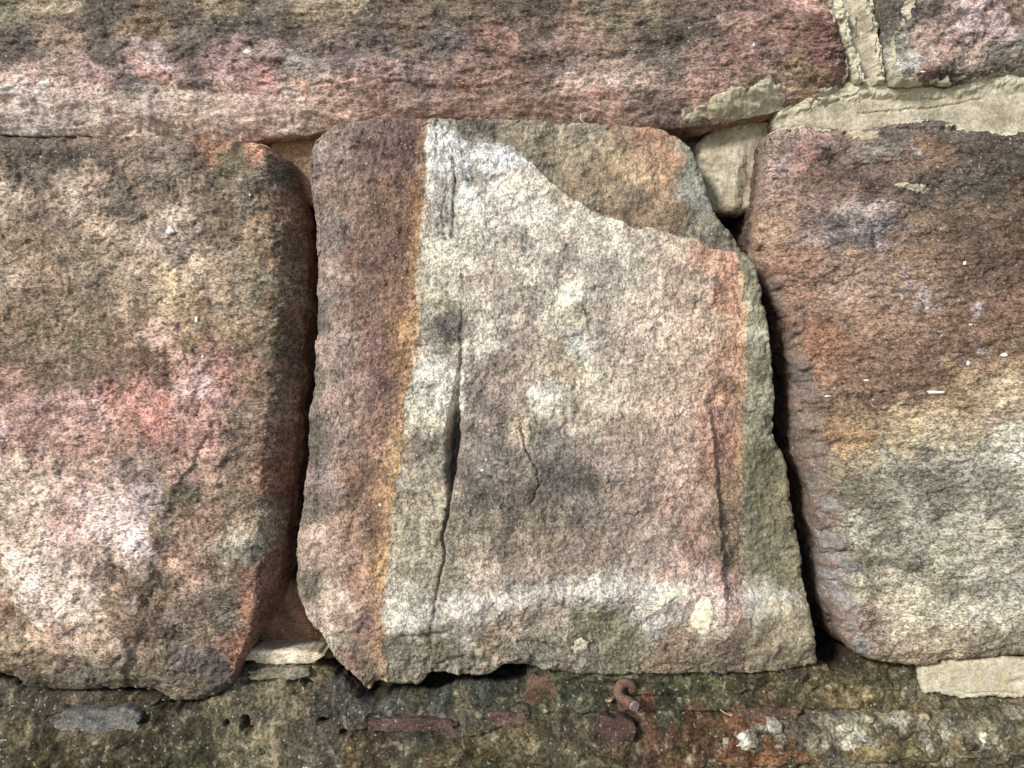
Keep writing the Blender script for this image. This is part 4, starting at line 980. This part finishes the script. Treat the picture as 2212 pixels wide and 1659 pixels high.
cp = tube_mesh("cut_end", [e0 - e1 * 0.0008, e0 + e1 * 0.0003, e0 + e1 * 0.0006], [11.3 * S, 11.3 * S, 9.6 * S], 18, True)
add_obj("cut_end", cp, "cut_iron", hook, (0, 0, 0), (0, 0, 0))

# curled scrap of dry leaf caught behind the hook
lv, lf = [], []
for i in range(9):
    for j in range(5):
        s_, t_ = i / 8, j / 4 - 0.5
        w_ = 8 * S * math.sin(math.pi * min(1, s_ * 0.94 + 0.06)) ** 0.7
        lv.append(((-17 + 20 * s_) * S, -0.0012 - 0.002 * math.sin(s_ * 3) - 0.004 * t_ * t_ * 2, (-6 + 10 * s_) * S + t_ * w_))
for i in range(8):
    for j in range(4): lf.append((i * 5 + j, i * 5 + j + 1, (i + 1) * 5 + j + 1, (i + 1) * 5 + j))
lm = bpy.data.meshes.new("leaf_scrap"); lm.from_pydata(lv, [], lf); lm.update(); lm.shade_smooth()
lp = surf(M, 1322, 1502)
lo = add_obj("leaf_scrap", lm, "dry_leaf", None, None, (lp.x, lp.y, lp.z))
sol = lo.modifiers.new("thickness", 'SOLIDIFY'); sol.thickness = 0.0003
tag(lo, "curled scrap of dry brown leaf caught left of the rusty hook", "leaf")

# white specks stuck on the stones
def speck(blk, u, v, ru, rv, seed, mat="white_crust", h=2.2):
    p = surf(blk, u, v)
    import bmesh
    bm = bmesh.new(); bmesh.ops.create_icosphere(bm, subdivisions=2, radius=1)
    rr = random.Random(seed)
    ph = [rr.random() * 6 for _ in range(4)]
    for w in bm.verts:
        k_ = 1 + 0.22 * math.sin(3 * w.co.x + ph[0]) + 0.2 * math.sin(4 * w.co.z + ph[1]) + 0.12 * math.sin(7 * w.co.x * w.co.z + ph[2])
        w.co = Vector((w.co.x * ru * S * k_, w.co.y * h * S * k_, w.co.z * rv * S * k_))
    me = bpy.data.meshes.new("speck"); bm.to_mesh(me); bm.free(); me.shade_smooth()
    return add_obj("speck", me, mat, blk.o, blk.centre, (p.x, p.y, p.z))
for (bk, u, v, a, b) in [(A, 544, 121, 9, 7), (Cb, 376, 496, 9, 9), (Cb, 426, 690, 3, 9), (Cb, 540, 420, 3, 3), (Cb, 445, 768, 3, 5), (Eb, 2072, 572, 4, 4), (Eb, 1862, 820, 7, 2), (Eb, 2012, 846, 20, 3), (Eb, 2085, 785, 6, 6), (Eb, 2160, 768, 7, 5), (Eb, 2088, 703, 4, 2),
                         (Eb, 1782, 857, 7, 3), (D, 825, 1085, 4, 3), (D, 1044, 1012, 3, 3), (A, 1620, 108, 4, 4), (B, 1984, 162, 6, 3), (D, 1050, 990, 3, 2)]:
    speck(bk, u, v, a, b, int(u + v), h=3.0 if a > 5 else 2.2)

# thin fibres
def fibre(name, blk, uv, label, r=0.00022, lift=0.0012):
    base = surf(blk, *uv[0]); ps = []
    for i, (u, v) in enumerate(dense(uv, 1.5)):
        x, z = W3(u, v)
        ps.append((x, base.y - lift * math.sin(math.pi * i / max(1, len(dense(uv, 1.5)) - 1)), z))
    me = tube_mesh(name, ps, [r, r, r * 0.5], 6)
    c = Vector(ps[0])
    for w in me.vertices: w.co -= c
    o = add_obj(name, me, "fibre", None, None, c)
    return tag(o, label, "thread")
fibre("thread", D, [(1268, 266), (1256, 258), (1254, 250), (1260, 243), (1270, 242)], "tiny pale curled thread on the top edge of the cream block")
fibre("thread", M, [(1560, 1490 + 50), (1574, 1548), (1590, 1552), (1600, 1546), (1596, 1536)], "fine pale looped thread on the mortar right of the hook", 0.00018)
